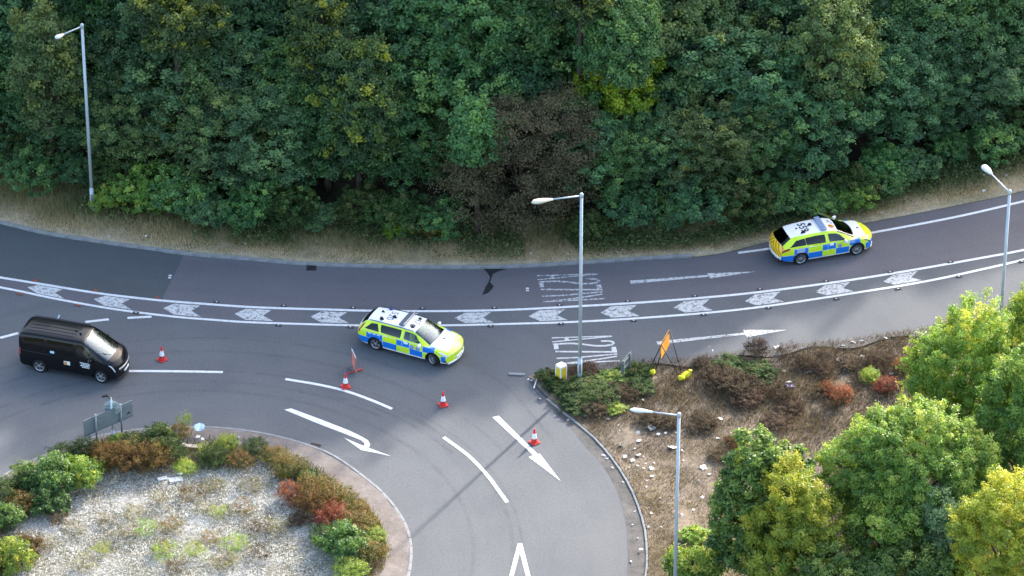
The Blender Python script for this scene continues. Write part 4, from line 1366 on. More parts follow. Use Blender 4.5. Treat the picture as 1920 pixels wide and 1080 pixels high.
# plants of the right verge
RV_PLANTS = [
    (1042, 730, 'leafy', 0.6, 0.5, LM_bramble, 'green bramble in front of the yellow bollard'), (1075, 745, 'leafy', 1.0, 0.6, LM_bramble, 'green bramble left of the middle lamp base, near the kerb'),
    (1100, 730, 'leafy', 1.0, 0.5, LM_bramble, 'green bramble at the foot of the middle lamp'), (1026, 712, 'leafy', 0.6, 0.5, LM_bramble, 'bramble left of the yellow bollard'),
    (1145, 718, 'leafy', 0.9, 0.5, LM_fresh, 'fresh green bramble between the lamp and the green sign'), (1125, 755, 'fine', 1.0, 0.5, LM_bramble, 'dull bramble below the middle lamp'),
    (1190, 710, 'leafy', 0.9, 0.6, LM_bramble, 'bramble behind the green sign'), (1200, 735, 'leafy', 0.8, 0.5, LM_bramble, 'bramble left of the left sandbag'),
    (1165, 745, 'fine', 1.1, 0.5, LM_dead, 'dead brown bramble patch below the green sign'), (1120, 775, 'fine', 0.9, 0.45, LM_dead, 'dead brown bramble near the kerb'),
    (1085, 768, 'leafy', 0.9, 0.5, LM_bramble, 'green bramble overhanging the verge kerb'), (1152, 772, 'leafy', 0.6, 0.45, LM_sun, 'yellow-green bramble at the lower end of the patch'),
    (1100, 700, 'fine', 0.8, 0.4, LM_dead, 'dead stems behind the middle lamp'),
    (1345, 722, 'fine', 1.2, 0.7, LM_dead, 'dark dead shrub on the verge right of the sandbags'), (1385, 735, 'fine', 1.3, 0.8, LM_dead, 'largest dark dead shrub on the verge'), (1425, 705, 'leafy', 0.9, 0.6, LM_bramble, 'green patch on the right of the dead shrub'),
    (1365, 695, 'leafy', 0.9, 0.55, LM_bramble, 'green-topped shrub by the lane right of the orange sign'), (1418, 670, 'fine', 0.7, 0.95, LM_dead, 'tall reddish dead stems beside the lower lane'),
    (1400, 755, 'fine', 1.0, 0.5, LM_dead, 'dead brown shrub in front of the largest dark one'), (1318, 690, 'fine', 0.6, 0.4, LM_dead, 'dead stems right of the right sandbag'),
    (1320, 800, 'fine', 1.0, 0.45, LM_dead, 'dark dead tuft right of the near lamp head'), (1220, 795, 'fine', 0.9, 0.45, LM_dead, 'dark dead tuft under the near lamp head'), (1255, 800, 'fine', 0.7, 0.4, LM_dead, 'small dark dead tuft left of the near lamp'),
    (1575, 752, 'fine', 0.9, 0.55, LM_red, 'bright red shrub on the brown verge'), (1550, 738, 'fine', 0.6, 0.4, LM_red, 'small red plant left of the bright red shrub'), (1660, 735, 'fine', 0.8, 0.5, LM_red, 'orange-red shrub near the yellow-green tree'),
    (1695, 700, 'fine', 0.7, 0.6, LM_red, 'red shrub against the tall yellow-green tree'), (1630, 715, 'fine', 0.5, 0.4, LM_gold, 'small yellow plant on the brown verge'), (1380, 838, 'fine', 0.6, 0.35, LM_rust, 'small orange plant left of the lower-right trees'),
    (1510, 690, 'fine', 0.6, 0.6, LM_dead, 'dead stems by the lane in the middle of the verge'), (1540, 700, 'fine', 0.8, 0.45, LM_dead, 'dead tuft beside the long white scrap'),
    (1480, 770, 'fine', 0.9, 0.4, LM_dead, 'dead tuft below the lilac-printed packet'), (1600, 690, 'fine', 0.9, 0.4, LM_dead, 'dead tuft near the far end of the verge'), (1650, 680, 'fine', 0.9, 0.4, LM_dead, 'dead tuft left of the tall yellow-green tree'),
    (1350, 860, 'fine', 0.8, 0.35, LM_dead, 'dead tuft right of the near lamp post'), (1455, 800, 'fine', 0.9, 0.4, LM_dead, 'dead tuft above the dark green tree'),
    (1300, 1015, 'leafy', 0.7, 0.5, LM_sun, 'yellow-green plant right of the near lamp post'),
]
for px, py, key, r, h, m, lab in RV_PLANTS:
    if key == 'leafy' and py < 800:
        h *= 0.62
        r *= 0.95
    if m is LM_dead:
        h *= 0.75
        r *= 0.82
    if m is LM_red:
        r *= 0.72
    herb('bramble' if 'bramble' in lab else ('shrub' if 'shrub' in lab else 'weed'), px, py, key, r, h, m, lab, 'plant', z=0.06)
for i in range(14):
    px, py = rnd.uniform(1450, 1700), rnd.uniform(665, 780)
    herb('weed', px, py, 'tuft', rnd.uniform(0.4, 0.7), rnd.uniform(0.3, 0.6), LM_dead, 'thin dead stems on the brown verge left of the trees', 'weed', 'dead stems on the verge', z=0.06)

# ------------------------------------------------------------------ street furniture
def lamp(px, py, top, head, hw, label, m_head, head_len, head_w, base_z=0.0, h=10.0):
    """Steel column with base compartment, bracket arm and lantern; base and lantern from the ground plan."""
    b = G(px, py, base_z)
    e = empty('street_lamp', b)
    tag(e, label, 'street lamp')
    H = h
    MB().tube([(0, 0, -0.1), (0, 0, 1.25)], 0.105, 12).tube([(0, 0, 1.25), (0, 0, 1.36)], [0.105, 0.078], 12, cap=False).tube([(0, 0, 1.36), (0, 0, H)], [0.082, 0.066], 12).build('column', M_galv, e)
    MB().box((0.10, 0.012, 0.5), (0, -0.106, 0.75), bevel=0.004).build('access_door', M_galv_d, e)
    MB().lathe([(0.085, H - 0.16), (0.085, H + 0.02), (0.05, H + 0.06), (0.0, H + 0.065)], 12).build('cap', M_galv, e)
    d = Vector((head[0], head[1], 0))
    L = d.length
    u = d.normalized()
    rise = head[2]
    s = L - head_len * 0.5
    ang = math.atan2(u.y, u.x)
    MB().tube([(0, 0, H - 0.08), u * s * 0.5 + Vector((0, 0, H - 0.08 + rise * 0.5)), u * s + Vector((0, 0, H - 0.08 + rise))], [0.04, 0.034, 0.032], 8).build('bracket_arm', M_galv, e)
    # lantern: a tapered housing over a bowl
    M = Matrix.Translation(u * (L) + Vector((0, 0, H - 0.08 + rise))) @ Matrix.Rotation(ang, 4, 'Z') @ Matrix.Rotation(-math.atan2(rise, L) * 0.6, 4, 'Y')
    hl, wd = head_len, head_w
    n = 9
    bm = bmesh.new()
    rings = []
    for i in range(n):
        t = i / (n - 1)
        x = -hl / 2 + hl * t
        w = wd * (0.30 + 0.70 * math.sin(min(1, t * 1.5) * math.pi / 2)) * math.sqrt(max(0.02, 1 - max(0, (t - 0.72) / 0.28) ** 2.2)) * 0.5
        hgt = 0.62 * w + 0.02
        rings.append([bm.verts.new(M @ Vector((x, w * math.cos(a), hgt * max(0.0, math.sin(a)) + (-0.02 if math.sin(a) < -0.01 else 0)))) for a in [k * math.pi / 5 for k in range(6)] + [math.pi * 1.25, math.pi * 1.75]])
    for i in range(n - 1):
        for k in range(8):
            f = bm.faces.new((rings[i][k], rings[i][(k + 1) % 8], rings[i + 1][(k + 1) % 8], rings[i + 1][k]))
            f.smooth = True
    bm.faces.new(rings[0])
    bm.faces.new(rings[-1])
    bmesh.ops.recalc_face_normals(bm, faces=bm.faces[:])
    me = bpy.data.meshes.new('lantern')
    bm.to_mesh(me)
    bm.free()
    me.materials.append(m_head)
    la = obj('lantern', me, e)
    bo = MB().lathe([(0.0, -0.5), (0.55, -0.42), (0.9, -0.15), (1.0, 0.0)], 14).mesh('lamp_bowl', M_lens)
    ob = obj('lamp_bowl', bo, la)
    ob.matrix_local = M @ Matrix.Translation((hl * 0.14, 0, -0.021)) @ Matrix.Diagonal((hl * 0.30, wd * 0.36, 0.16, 1))
    return e


lamp(174, 396, None, (-0.95, -1.15, 0.12), 0, 'tall grey lamp standing on the far verge before the wood', M_lens, 0.55, 0.30, 0.08, 10.3)
lamp(1087, 715, None, (-1.75, -0.60, 0.10), 0, 'grey lamp with cream lantern rising from brambles beside the yellow bollard', M_cream, 1.0, 0.34, 0.06, 10.0)
bC = G(1893, 360, 10.0)
lamp(1, 1, None, (-0.85, 1.75, 0.10), 0, 'tall dark-shafted lamp at the right edge, its head over the upper lane', M_lens, 0.80, 0.36, 0.0, 10.0).location = (bC.x, bC.y, 0.05)
bD = G(1273, 778, 10.0)
lamp(1, 1, None, (-1.55, 0.25, 0.06), 0, 'nearest grey lamp on the littered brown verge with white lantern', M_white, 0.95, 0.24, 0.0, 10.0).location = (bD.x, bD.y, 0.05)

# traffic cones
cone_parts = [('base', MB().box((0.40, 0.40, 0.045), (0, 0, 0.022), bevel=0.018).lathe([(0.17, 0.04), (0.135, 0.10), (0.125, 0.16)], 20).mesh('base', M_orange_red)),
              ('cone_body', MB().lathe([(0.128, 0.155), (0.112, 0.25), (0.0635, 0.52), (0.034, 0.70), (0.030, 0.74), (0.0, 0.742)], 20).mesh('cone_body', M_orange_red)),
              ('reflective_sleeve', MB().lathe([(0.1165, 0.25), (0.070, 0.51)], 20, cap=False).mesh('reflective_sleeve', M_cone_white))]
CONES = [(304, 675, 'traffic cone right of the black van, farthest left of the cones'), (648, 726, 'traffic cone beside the folded striped sign'),
         (831, 760, 'traffic cone in front of the near police car, alone on open tarmac'), (1002, 830, 'traffic cone beside the straight white arrow')]
for i, (px, py, lab) in enumerate(CONES):
    p = G(px, py)
    e = empty('traffic_cone', (p.x, p.y, 0.014), rnd.uniform(0, 1.5))
    tag(e, 'red and white ' + lab, 'traffic cone', 'traffic cones closing the slip lane')
    for nme, me in cone_parts:
        obj(nme, me, e)

# folded striped sign on cross feet, edge on to the camera
p = G(666, 697)
e = empty('road_sign', (p.x, p.y, 0.014), math.atan2(-0.88, 0.26))
tag(e, 'small striped red and white sign on crossed feet beside a cone', 'road sign')
g = MB()
g.box((0.80, 0.02, 0.05), (-0.15, 0, 0.13), bevel=0.004).box((0.80, 0.02, 0.05), (-0.15, 0, 0.85), bevel=0.004)
g.build('frame', M_cone_white, e)
for i in range(3):
    x0 = -0.43 + i * 0.2
    MB().poly([(x0, -0.008, 0.155), (x0 + 0.07, -0.008, 0.155), (x0 + 0.17, -0.008, 0.825), (x0 + 0.10, -0.008, 0.825)], thick=0.016).build('white_slat', M_cone_white, e)
for i in range(4):
    x0 = -0.53 + i * 0.2
    MB().poly([(x0, -0.0125, 0.14), (x0 + 0.11, -0.0125, 0.14), (x0 + 0.21, -0.0125, 0.86), (x0 + 0.10, -0.0125, 0.86)], thick=0.025).build('red_slat', mat('faded_red', (0.55, 0.10, 0.05), 0.6) if 'faded_red' not in bpy.data.materials else bpy.data.materials['faded_red'], e)
MB().box((0.82, 0.035, 0.03), (-0.15, 0, 0.885), bevel=0.006).build('top_rail', M_galv, e)
MB().box((0.03, 0.03, 0.95), (0.26, 0, 0.47), bevel=0.006).build('leg', M_galv_d, e)
MB().box((0.03, 0.03, 0.95), (-0.56, 0, 0.47), bevel=0.006).build('leg', M_galv_d, e)
for x in (0.02,):
    MB().box((0.045, 0.74, 0.05), (x, 0, 0.03), Matrix.Rotation(-1.05 + math.pi / 2 - 0.35, 3, 'Z'), bevel=0.01).build('foot', M_orange_red, e)

# yellow bollard with white cap
p = G(1052, 717)
e = empty('bollard', (p.x, p.y, 0.05), R(40))
tag(e, 'square yellow bollard with white cap and corners in the brambles', 'bollard')
MB().box((0.36, 0.36, 0.84), (0, 0, 0.41), bevel=0.02).build('post', M_boll, e)
for sx in (-1, 1):
    for sy in (-1, 1):
        MB().box((0.05, 0.05, 0.84), (sx * 0.168, sy * 0.168, 0.412), bevel=0.012).build('corner_strip', M_white, e)
MB().box((0.40, 0.40, 0.11), (0, 0, 0.885), bevel=0.03, taper=0.9).build('cap', M_white, e)

# small green sign seen almost edge on
p = G(1171, 716)
e = empty('road_sign', (p.x, p.y, 0.05), math.atan2(-0.86, -0.42))
tag(e, 'narrow green-backed sign on two posts in the brambles', 'road sign')
MB().box((1.05, 0.025, 0.62), (-0.15, 0, 0.95), bevel=0.004).build('sign_panel', M_signgreen, e)
for x in (-0.5, 0.2):
    MB().tube([(x, 0.04, -0.1), (x, 0.04, 1.24)], 0.03, 8).build('post', M_galv_d, e)
MB().box((1.0, 0.03, 0.04), (-0.15, 0.025, 1.12)).box((1.0, 0.03, 0.04), (-0.15, 0.025, 0.78)).build('rail', M_galv_d, e)

# temporary orange sign on an A frame, sandbags on its feet
pm = (G(1222, 697, 0.05) + G(1276, 701, 0.05)) / 2
e = empty('temporary_sign', pm, 0)
tag(e, 'orange temporary sign leaning on a black folding frame', 'road sign')
nt, ft = G(1240, 647, 1.50) - pm, G(1255.5, 619, 1.50) - pm
wv = (ft - nt).normalized()
dn = Vector((0.05, -0.02, -0.74))
for foot, tp in ((G(1216, 696, 0.05), nt), (G(1229, 694, 0.05), ft), (G(1277, 697, 0.05), ft), (G(1272, 703, 0.05), nt)):
    MB().tube([foot - pm, tp], 0.022, 6).build('leg', M_black, e)
for fa, fb in (((1216, 696), (1229, 694)), ((1277, 697), (1272, 703))):
    MB().tube([G(*fa, 0.07) - pm, G(*fb, 0.07) - pm], 0.018, 6).build('foot_bar', M_black, e)
q = [nt, ft, ft + dn, nt + dn]
MB().poly([v + Vector((-0.03, 0, 0)) for v in q], thick=0.02).build('sign_panel', M_orange, e)
MB().tube([q[0], q[1]], 0.018, 6).tube([q[2], q[3]], 0.018, 6).build('panel_frame', M_black, e)


def sack(name, px, py, rz, sx, label, tilt=0.0):
    p = G(px, py)
    bm = bmesh.new()
    bmesh.ops.create_icosphere(bm, subdivisions=3, radius=1.0)
    r_ = random.Random(px)
    ph = [r_.uniform(0, 6) for _ in range(4)]
    for v in bm.verts:
        c = v.co
        k = 1 + 0.10 * math.sin(4 * c.x + ph[0]) + 0.10 * math.sin(5 * c.y + ph[1] + 2 * c.z)
        n4 = lambda t: math.copysign(abs(t) ** 0.6, t)
        v.co = Vector((n4(c.x) * sx * k, n4(c.y) * 0.13 * k * (1 - 0.25 * abs(c.x)), n4(c.z) * 0.105 * k))
    for f in bm.faces:
        f.smooth = True
    M = Matrix.Rotation(rz, 4, 'Z') @ Matrix.Rotation(tilt, 4, 'Y')
    for v in bm.verts:
        v.co = M @ v.co
    me = bpy.data.meshes.new(name)
    bm.to_mesh(me)
    bm.free()
    me.materials.append(M_sand)
    o = obj(name, me, None, (p.x, p.y, 0.26))
    o.scale = (1.1, 1.1, 1.1)
    tag(o, label, 'sandbag', 'sandbags on the sign frame')
    t = MB().tube([M @ Vector((sx * 0.85, 0, 0.02)), M @ Vector((sx * 1.15, 0.02, 0.10))], [0.06, 0.075], 8).build('tied_neck', M_sand, o)
    return o


sack('sandbag', 1222, 706, R(105), 0.27, 'yellow sandbag on the left foot of the orange sign, upright', R(30))
sack('sandbag', 1285, 713, R(20), 0.26, 'yellow sandbag on the right foot of the orange sign', R(-25))
sack('sandbag', 1278, 718, R(110), 0.20, 'smaller yellow sandbag slumped against the right one', R(40))

# sign group on the island
pl_, pr_ = G(182, 842), G(228.5, 822)
e = empty('direction_sign', ((pl_.x + pr_.x) / 2, (pl_.y + pr_.y) / 2, 0.1), math.atan2(pr_.y - pl_.y, pr_.x - pl_.x))
tag(e, 'long grey-backed sign panel on two posts at the back of the island', 'road sign')
hw = (pr_ - pl_).length / 2
Lp = 2.62
MB().box((Lp, 0.03, 0.86), (0.04, 0.05, 1.22), bevel=0.006).build('sign_panel', M_signgrey, e)
for z in (0.92, 1.52):
    MB().box((Lp - 0.04, 0.03, 0.045), (0.04, 0.018, z), bevel=0.004).build('rail', M_galv_d, e)
for s in (-1, 1):
    MB().tube([(s * hw, -0.03, -0.15), (s * hw, -0.03, 1.78)], 0.045, 10).build('post', M_galv_d, e)
MB().box((0.14, 0.02, 0.07), (1.12, 0.025, 1.08)).build('sticker', M_black, e)
p = G(212.5, 826)
e = empty('roundel_sign', (p.x, p.y, 0.1))
tag(e, 'round sign seen from behind on a single post, small black lamp on top', 'road sign')
MB().tube([(0, 0, -0.15), (0, 0, 0.42)], 0.075, 10).tube([(0, 0, 0.42), (0, 0, 0.5)], [0.075, 0.048], 10, cap=False).tube([(0, 0, 0.5), (0, 0, 2.12)], 0.046, 10).build('post', M_galv, e)
d_ = MB().lathe([(0.0, -0.012), (0.365, -0.012), (0.38, 0.0), (0.365, 0.012), (0.0, 0.012)], 28, axis='Y', loc=(0.02, 0.07, 1.62)).build('sign_disc', M_signdisc, e, rot=(0, 0, -0.12))
MB().box((0.62, 0.025, 0.04), (0.02, 0.045, 1.72)).box((0.62, 0.025, 0.04), (0.02, 0.045, 1.5)).build('rail', M_galv_d, e)
MB().tube([(0, 0.02, 2.10), (-0.06, 0.08, 2.18), (-0.18, 0.16, 2.20)], [0.035, 0.035, 0.045], 8).box((0.30, 0.12, 0.09), (-0.27, 0.2, 2.18), Matrix.Rotation(-0.25, 3, 'Y'), bevel=0.03).build('sign_light', M_black, e)
MB().lathe([(0.03, 2.12), (0.035, 2.20), (0.0, 2.24)], 8).build('cap', M_galv, e)

# oddments
p = G(107, 602)
o = MB().tube([(0, 0, 0), (0.10, 0.24, 0.14)], 0.035, 8).build('marker_post', mat('pale_blue_plastic', (0.36, 0.52, 0.62), 0.5), None, loc=(p.x, p.y, 0.03))
tag(o, 'short pale blue post lying on the lane just beyond the van roof', 'marker post')
p = G(969, 703)
o = MB().box((0.72, 0.16, 0.07), (0, 0, 0.035), bevel=0.015).build('metal_cover', M_galv_d, None, loc=(p.x, p.y, 0.004), rot=(0, 0, -0.08))
tag(o, 'flat grey metal strip lying at the tip of the dry verge', 'metal strip')
a, b = G(1001, 731), G(1008, 712)
o = MB().box((0.05, (b - a).length, 0.03), (0, 0, 0.0), bevel=0.006).build('broken_slat', M_litter, None, loc=((a.x + b.x) / 2, (a.y + b.y) / 2, 0.14), rot=(0.12, 0, math.atan2(b.y - a.y, b.x - a.x) - math.pi / 2))
tag(o, 'white broken slat lying at the tip of the verge beside the bollard', 'slat')

# litter: crumpled sheets
lit_me = []
for k in range(6):
    r_ = random.Random(90 + k)
    bm = bmesh.new()
    bmesh.ops.create_grid(bm, x_segments=4, y_segments=4, size=0.5)
    for v in bm.verts:
        x, y = v.co.x, v.co.y
        if k in (1, 4):
            y *= 0.45
        if k == 2:
            x *= 0.5 + 0.9 * (y + 0.5) * 0.6
        rr = 1 - 0.25 * (x * x + y * y)
        v.co = Vector((x * rr + r_.uniform(-.07, .07), y * rr + r_.uniform(-.07, .07), 0.10 + r_.uniform(-.09, .12)))
    bmesh.ops.solidify(bm, geom=bm.faces[:], thickness=0.02)
    me = bpy.data.meshes.new('paper_scrap')
    bm.to_mesh(me)
    bm.free()
    me.materials.append(M_litter)
    lit_me.append(me)


def litter(px, py, size, label, group=None, k=None, m=None, z=0.12, name='paper_scrap', cat='litter'):
    size *= 0.85 if group is None else 0.72
    p = G(px, py)
    o = obj(name, lit_me[rnd.randrange(6) if k is None else k], None, (p.x, p.y, z), (rnd.uniform(-.3, .3), rnd.uniform(-.3, .3), rnd.uniform(0, 6.28)))
    o.scale = (size, size, size * 0.6)
    if m is not None:
        o.material_slots[0].link = 'OBJECT'
        o.material_slots[0].material = m
    if group and m is None and rnd.random() < 0.3:
        o.material_slots[0].link = 'OBJECT'
        o.material_slots[0].material = M_litter_g
    tag(o, label.replace('white scrap of', 'pale scrap of'), cat, group)
    return o


litter(1219, 805, 0.55, 'largest white three-cornered sheet on the dry verge under the near lamp head', k=2)
litter(1261, 843, 0.42, 'oval white scrap touching the near lamp post', k=0)
litter(1481, 728, 0.46, 'white packet with lilac print on the brown verge', k=0, m=M_purple)
litter(1479, 723, 0.30, 'white flap of the lilac-printed packet', k=1, z=0.2)
litter(1457, 656, 0.30, 'pale oval lid at the edge of the lower lane', k=0, m=M_cone_white)
litter(1515, 702, 0.42, 'long greyish-white scrap among dead stems', k=1)
litter(1164, 838, 0.24, 'dark scrap on the dry verge near the kerb', m=M_black)
for px, py, s in ((1140, 790, .26), (1163, 812, .2), (1160, 801, .28), (1196, 815, .24), (1234, 818, .24), (1247, 787, .32), (1254, 802, .28), (1248, 816, .2), (1198, 831, .32), (1172, 860, .28),
                  (1197, 857, .34), (1186, 867, .26), (1207, 860, .14), (1196, 877, .2), (1207, 882, .22), (1221, 882, .34), (1222, 897, .28), (1279, 849, .24), (1350, 789, .30), (1346, 826, .28),
                  (1370, 815, .14), (1319, 881, .42), (1360, 870, .34), (1356, 896, .34), (1330, 893, .22), (1105, 726, .22), (1206, 754, .22), (1279, 971, .32), (1221, 966, .18), (1240, 992, .22),
                  (1216, 992, .16), (1272, 1025, .28), (1249, 1056, .26), (1300, 960, .18), (1317, 936, .2), (1202, 1034, .22), (1345, 955, .28), (1097, 784, .36), (1190, 845, .14), (1180, 880, .14),
                  (1226, 872, .14), (1211, 873, .12), (1267, 815, .12), (1282, 868, .16), (1310, 905, .14), (1264, 938, .12), (1212, 917, .14), (1238, 938, .14), (1291, 1043, .16), (1212, 905, .12)):
    litter(px, py, s, 'pale scrap of litter on the dry verge around the near lamp', 'litter on the dry verge')
for px, py, s in ((1132, 855, .26), (1138, 861, .22), (1065, 789, .16), (1050, 770, .12), (997, 715, .2), (991, 712, .16), (1012, 749, .26), (1041, 781, .16), (1183, 1054, .24), (1168, 905, .16), (1148, 878, .14), (1190, 960, .14), (1186, 985, .12), (1196, 1010, .14), (1006, 720, .14)):
    litter(px, py, s, 'white scrap of litter in the dusty gutter inside the verge kerb', 'litter in the gutter', z=0.04)
for px, py, s in ((1585, 694, .36), (1570, 679, .3), (1617, 672, .24), (1694, 697, .22), (1671, 705, .26), (1539, 684, .14), (1592, 720, .16), (1470, 700, .2), (1436, 690, .22), (1448, 700, .18), (1452, 668, .14), (1500, 672, .16)):
    litter(px, py, s, 'white scrap of litter among brown stems beside the lower lane', 'litter among the brown stems')
for px, py, s in ((1600, 647, .34), (1615, 644, .26), (1660, 639, .42), (1580, 653, .28), (1566, 657, .18), (1675, 636, .14), (1718, 627, .14), (1330, 655, .12), (1336, 662, .16)):
    litter(px, py, s, 'flat white scrap on the dirt edge of the lower lane', 'litter on the dirt edge', z=0.15, k=1)
for px, py, s in ((460, 465, .26), (274, 451, .16), (205, 452, .12), (1429, 429, .28), (1440, 424, .26), (1653, 407, .22), (1795, 317, .26), (1844, 366, .22), (1414, 440, .2), (1887, 337, .2), (1885, 344, .2), (1718, 390, .12), (586, 438, .16), (524, 440, .14), (777, 465, .2), (1065, 485, .14), (995, 484, .12), (1157, 481, .2), (1492, 410, .14), (1844, 336, .12)):
    litter(px, py, s, 'white scrap of litter on the grass verge before the wood', 'litter on the far verge', z=0.26)
for px, py, s in ((324, 819, .24), (372, 829, .26), (380, 833, .24), (161, 842, .34), (283, 827, .3), (448, 830, .2), (472, 844, .34), (330, 832, .2), (345, 842, .2), (366, 848, .18)):
    litter(px, py, s, 'white scrap of litter among the island shrubs', 'litter on the island', z=0.3)
litter(375, 816, 0.58, 'pale blue plastic bag caught in weeds at the back of the island', k=3, m=M_bluebag, z=0.42, name='plastic_bag', cat='bag')
for px, py, sx, sy, rz, lab in ((305, 904, .46, .2, .5, 'white board lying on the chalk, left of the pair'), (330, 906, .62, .26, .35, 'longer white board lying on the chalk, right of the pair'), (338, 895, .22, .22, .9, 'white block standing beside the longer board'),
                                (360, 845, .95, .2, -.05, 'pale plank lying among the weeds below the blue bag')):
    p = G(px, py)
    o = MB().box((sx, sy, 0.05), (0, 0, 0), bevel=0.008).build('board', M_litter if 'plank' not in lab else mat('pale_wood', (0.5, 0.42, 0.33), 0.85), None, loc=(p.x, p.y, 0.24 if 'plank' in lab else 0.2), rot=(0.15, 0.08, rz))
    tag(o, lab, 'board')

# ------------------------------------------------------------------ vehicles
class Car:
    """A body lofted from stations along x (forward) with cross-sections in v: 0 sill underside .. 4 belt, 6 roof rail, 9 centre line."""

    def __init__(s, st, bow, n=150, dv=0.25):
        s.st = np.array(st, float)
        s.bow = np.array(bow, float)
        s.x0, s.x1 = s.st[0, 0], s.st[-1, 0]
        xs = np.linspace(s.x0, s.x1, 600)
        tab = [xs]
        ker = np.hanning(27)
        ker /= ker.sum()
        for c in range(1, s.st.shape[1]):
            y = np.interp(xs, s.st[:, 0], s.st[:, c])
            yp = np.concatenate([2 * y[0] - y[13:0:-1], y, 2 * y[-1] - y[-2:-15:-1]])
            tab.append(np.convolve(yp, ker, 'valid'))
        s.tab = np.array(tab)
        s.n, s.dv = n, dv

    def ctrl(s, x):
        T, zs, zb, wm, wt, rail = [np.interp(x, s.tab[0], s.tab[k]) for k in range(1, 7)]
        h = zs - zb
        return np.array([(wm - 0.22, zb), (wm - 0.045, zb + 0.02), (wm - 0.012, zb + 0.32 * h), (wm, zb + 0.68 * h), (wm - 0.03, zs),
                         ((wm - 0.03 + wt) / 2 + 0.025, (zs + T - rail) / 2), (wt, T - rail), (wt - 0.10, T - 0.35 * rail), (wt * 0.5, T - 0.06 * rail), (0.0, T)])

    def bx(s, x, y):
        return x - np.interp(x, s.bow[:, 0], s.bow[:, 1]) * (y / 0.9) ** 2

    def S(s, x, v, side=-1, off=0.0):
        """Surface point (car frame); side -1 is the right-hand side."""
        c = s.ctrl(x)
        k = int(min(8, math.floor(v)))
        u = v - k
        g = lambda i: c[i] if 0 <= i <= 9 else (2 * c[0] - c[1] if i < 0 else np.array((-c[8][0], c[8][1])))
        a, b, d, e = g(k - 1), g(k), g(k + 1), g(k + 2)
        t0, t1 = (d - a) * 0.5, (e - b) * 0.5
        lim = np.linalg.norm(d - b) * 1.2
        for t in (t0, t1):
            L = np.linalg.norm(t)
            if L > lim:
                t *= lim / L
        p = (2 * u ** 3 - 3 * u ** 2 + 1) * b + (u ** 3 - 2 * u ** 2 + u) * t0 + (-2 * u ** 3 + 3 * u ** 2) * d + (u ** 3 - u ** 2) * t1
        y, z = p
        if off:
            q = b + (d - b)
            tg = (d - b) / (np.linalg.norm(d - b) + 1e-9)
            y, z = y + tg[1] * off, z - tg[0] * off
        return Vector((float(s.bx(x, y)), side * float(y), float(z)))

    def grid(s):
        xs = np.linspace(s.x0, s.x1, s.n)
        vs = np.arange(0, 9.001, s.dv)
        rows = []
        for x in xs:
            right = [s.S(x, v, -1) for v in vs]
            left = [Vector((p.x, -p.y, p.z)) for p in reversed(right[:-1])]
            rows.append(right + left)
        return xs, vs, rows


def in_poly(poly, x, v):
    r = False
    j = len(poly) - 1
    for i in range(len(poly)):
        if (poly[i][1] > v) != (poly[j][1] > v) and x < (poly[j][0] - poly[i][0]) * (v - poly[i][1]) / (poly[j][1] - poly[i][1]) + poly[i][0]:
            r = not r
        j = i
    return r


def patch_mesh(car, name, quad, m, side, off=0.004, nx=12, nv=8, rounded=0.0, mi=None):
    """Panel on the body surface over a quad in (x, v): (x0,v0),(x1,v0),(x1',v1),(x0',v1)."""
    V, F = [], []
    (a, b, c, d) = quad
    for i in range(nx + 1):
        for j in range(nv + 1):
            u, w = i / nx, j / nv
            if rounded:
                uu, ww = 2 * u - 1, 2 * w - 1
                uu2 = uu * math.sqrt(max(0, 1 - rounded * ww * ww / 2))
                ww2 = ww * math.sqrt(max(0, 1 - rounded * uu * uu / 2))
                u, w = (uu2 + 1) / 2, (ww2 + 1) / 2
            x = (a[0] * (1 - u) + b[0] * u) * (1 - w) + (d[0] * (1 - u) + c[0] * u) * w
            v = (a[1] * (1 - u) + b[1] * u) * (1 - w) + (d[1] * (1 - u) + c[1] * u) * w
            V.append(tuple(car.S(x, v, side, off)))
    for i in range(nx):
        for j in range(nv):
            p = i * (nv + 1) + j
            F += [p, p + nv + 1, p + nv + 2, p + 1] if side < 0 else [p, p + 1, p + nv + 2, p + nv + 1]
    return mesh_np(name, V, F, [4] * (nx * nv), [m], smooth=True)


def span_mesh(car, name, xa, xb, v0, m, off=0.004, nx=8, nv=10, curve=0.0):
    """Panel across the whole width (windscreen, rear window): from v0 on one side over the centre to v0 on the other."""
    V, F = [], []
    vs = list(np.linspace(v0, 9, nv + 1))
    for i in range(nx + 1):
        u = i / nx
        row = [car.S(xa + (xb - xa) * u, v, -1, off) for v in vs]
        row += [Vector((p.x, -p.y, p.z)) for p in reversed(row[:-1])]
        V += [tuple(p) for p in row]
    k = 2 * nv + 1
    for i in range(nx):
        for j in range(k - 1):
            p = i * k + j
            F += [p, p + k, p + k + 1, p + 1]
    return mesh_np(name, V, F, [4] * (nx * (k - 1)), [m], smooth=True)


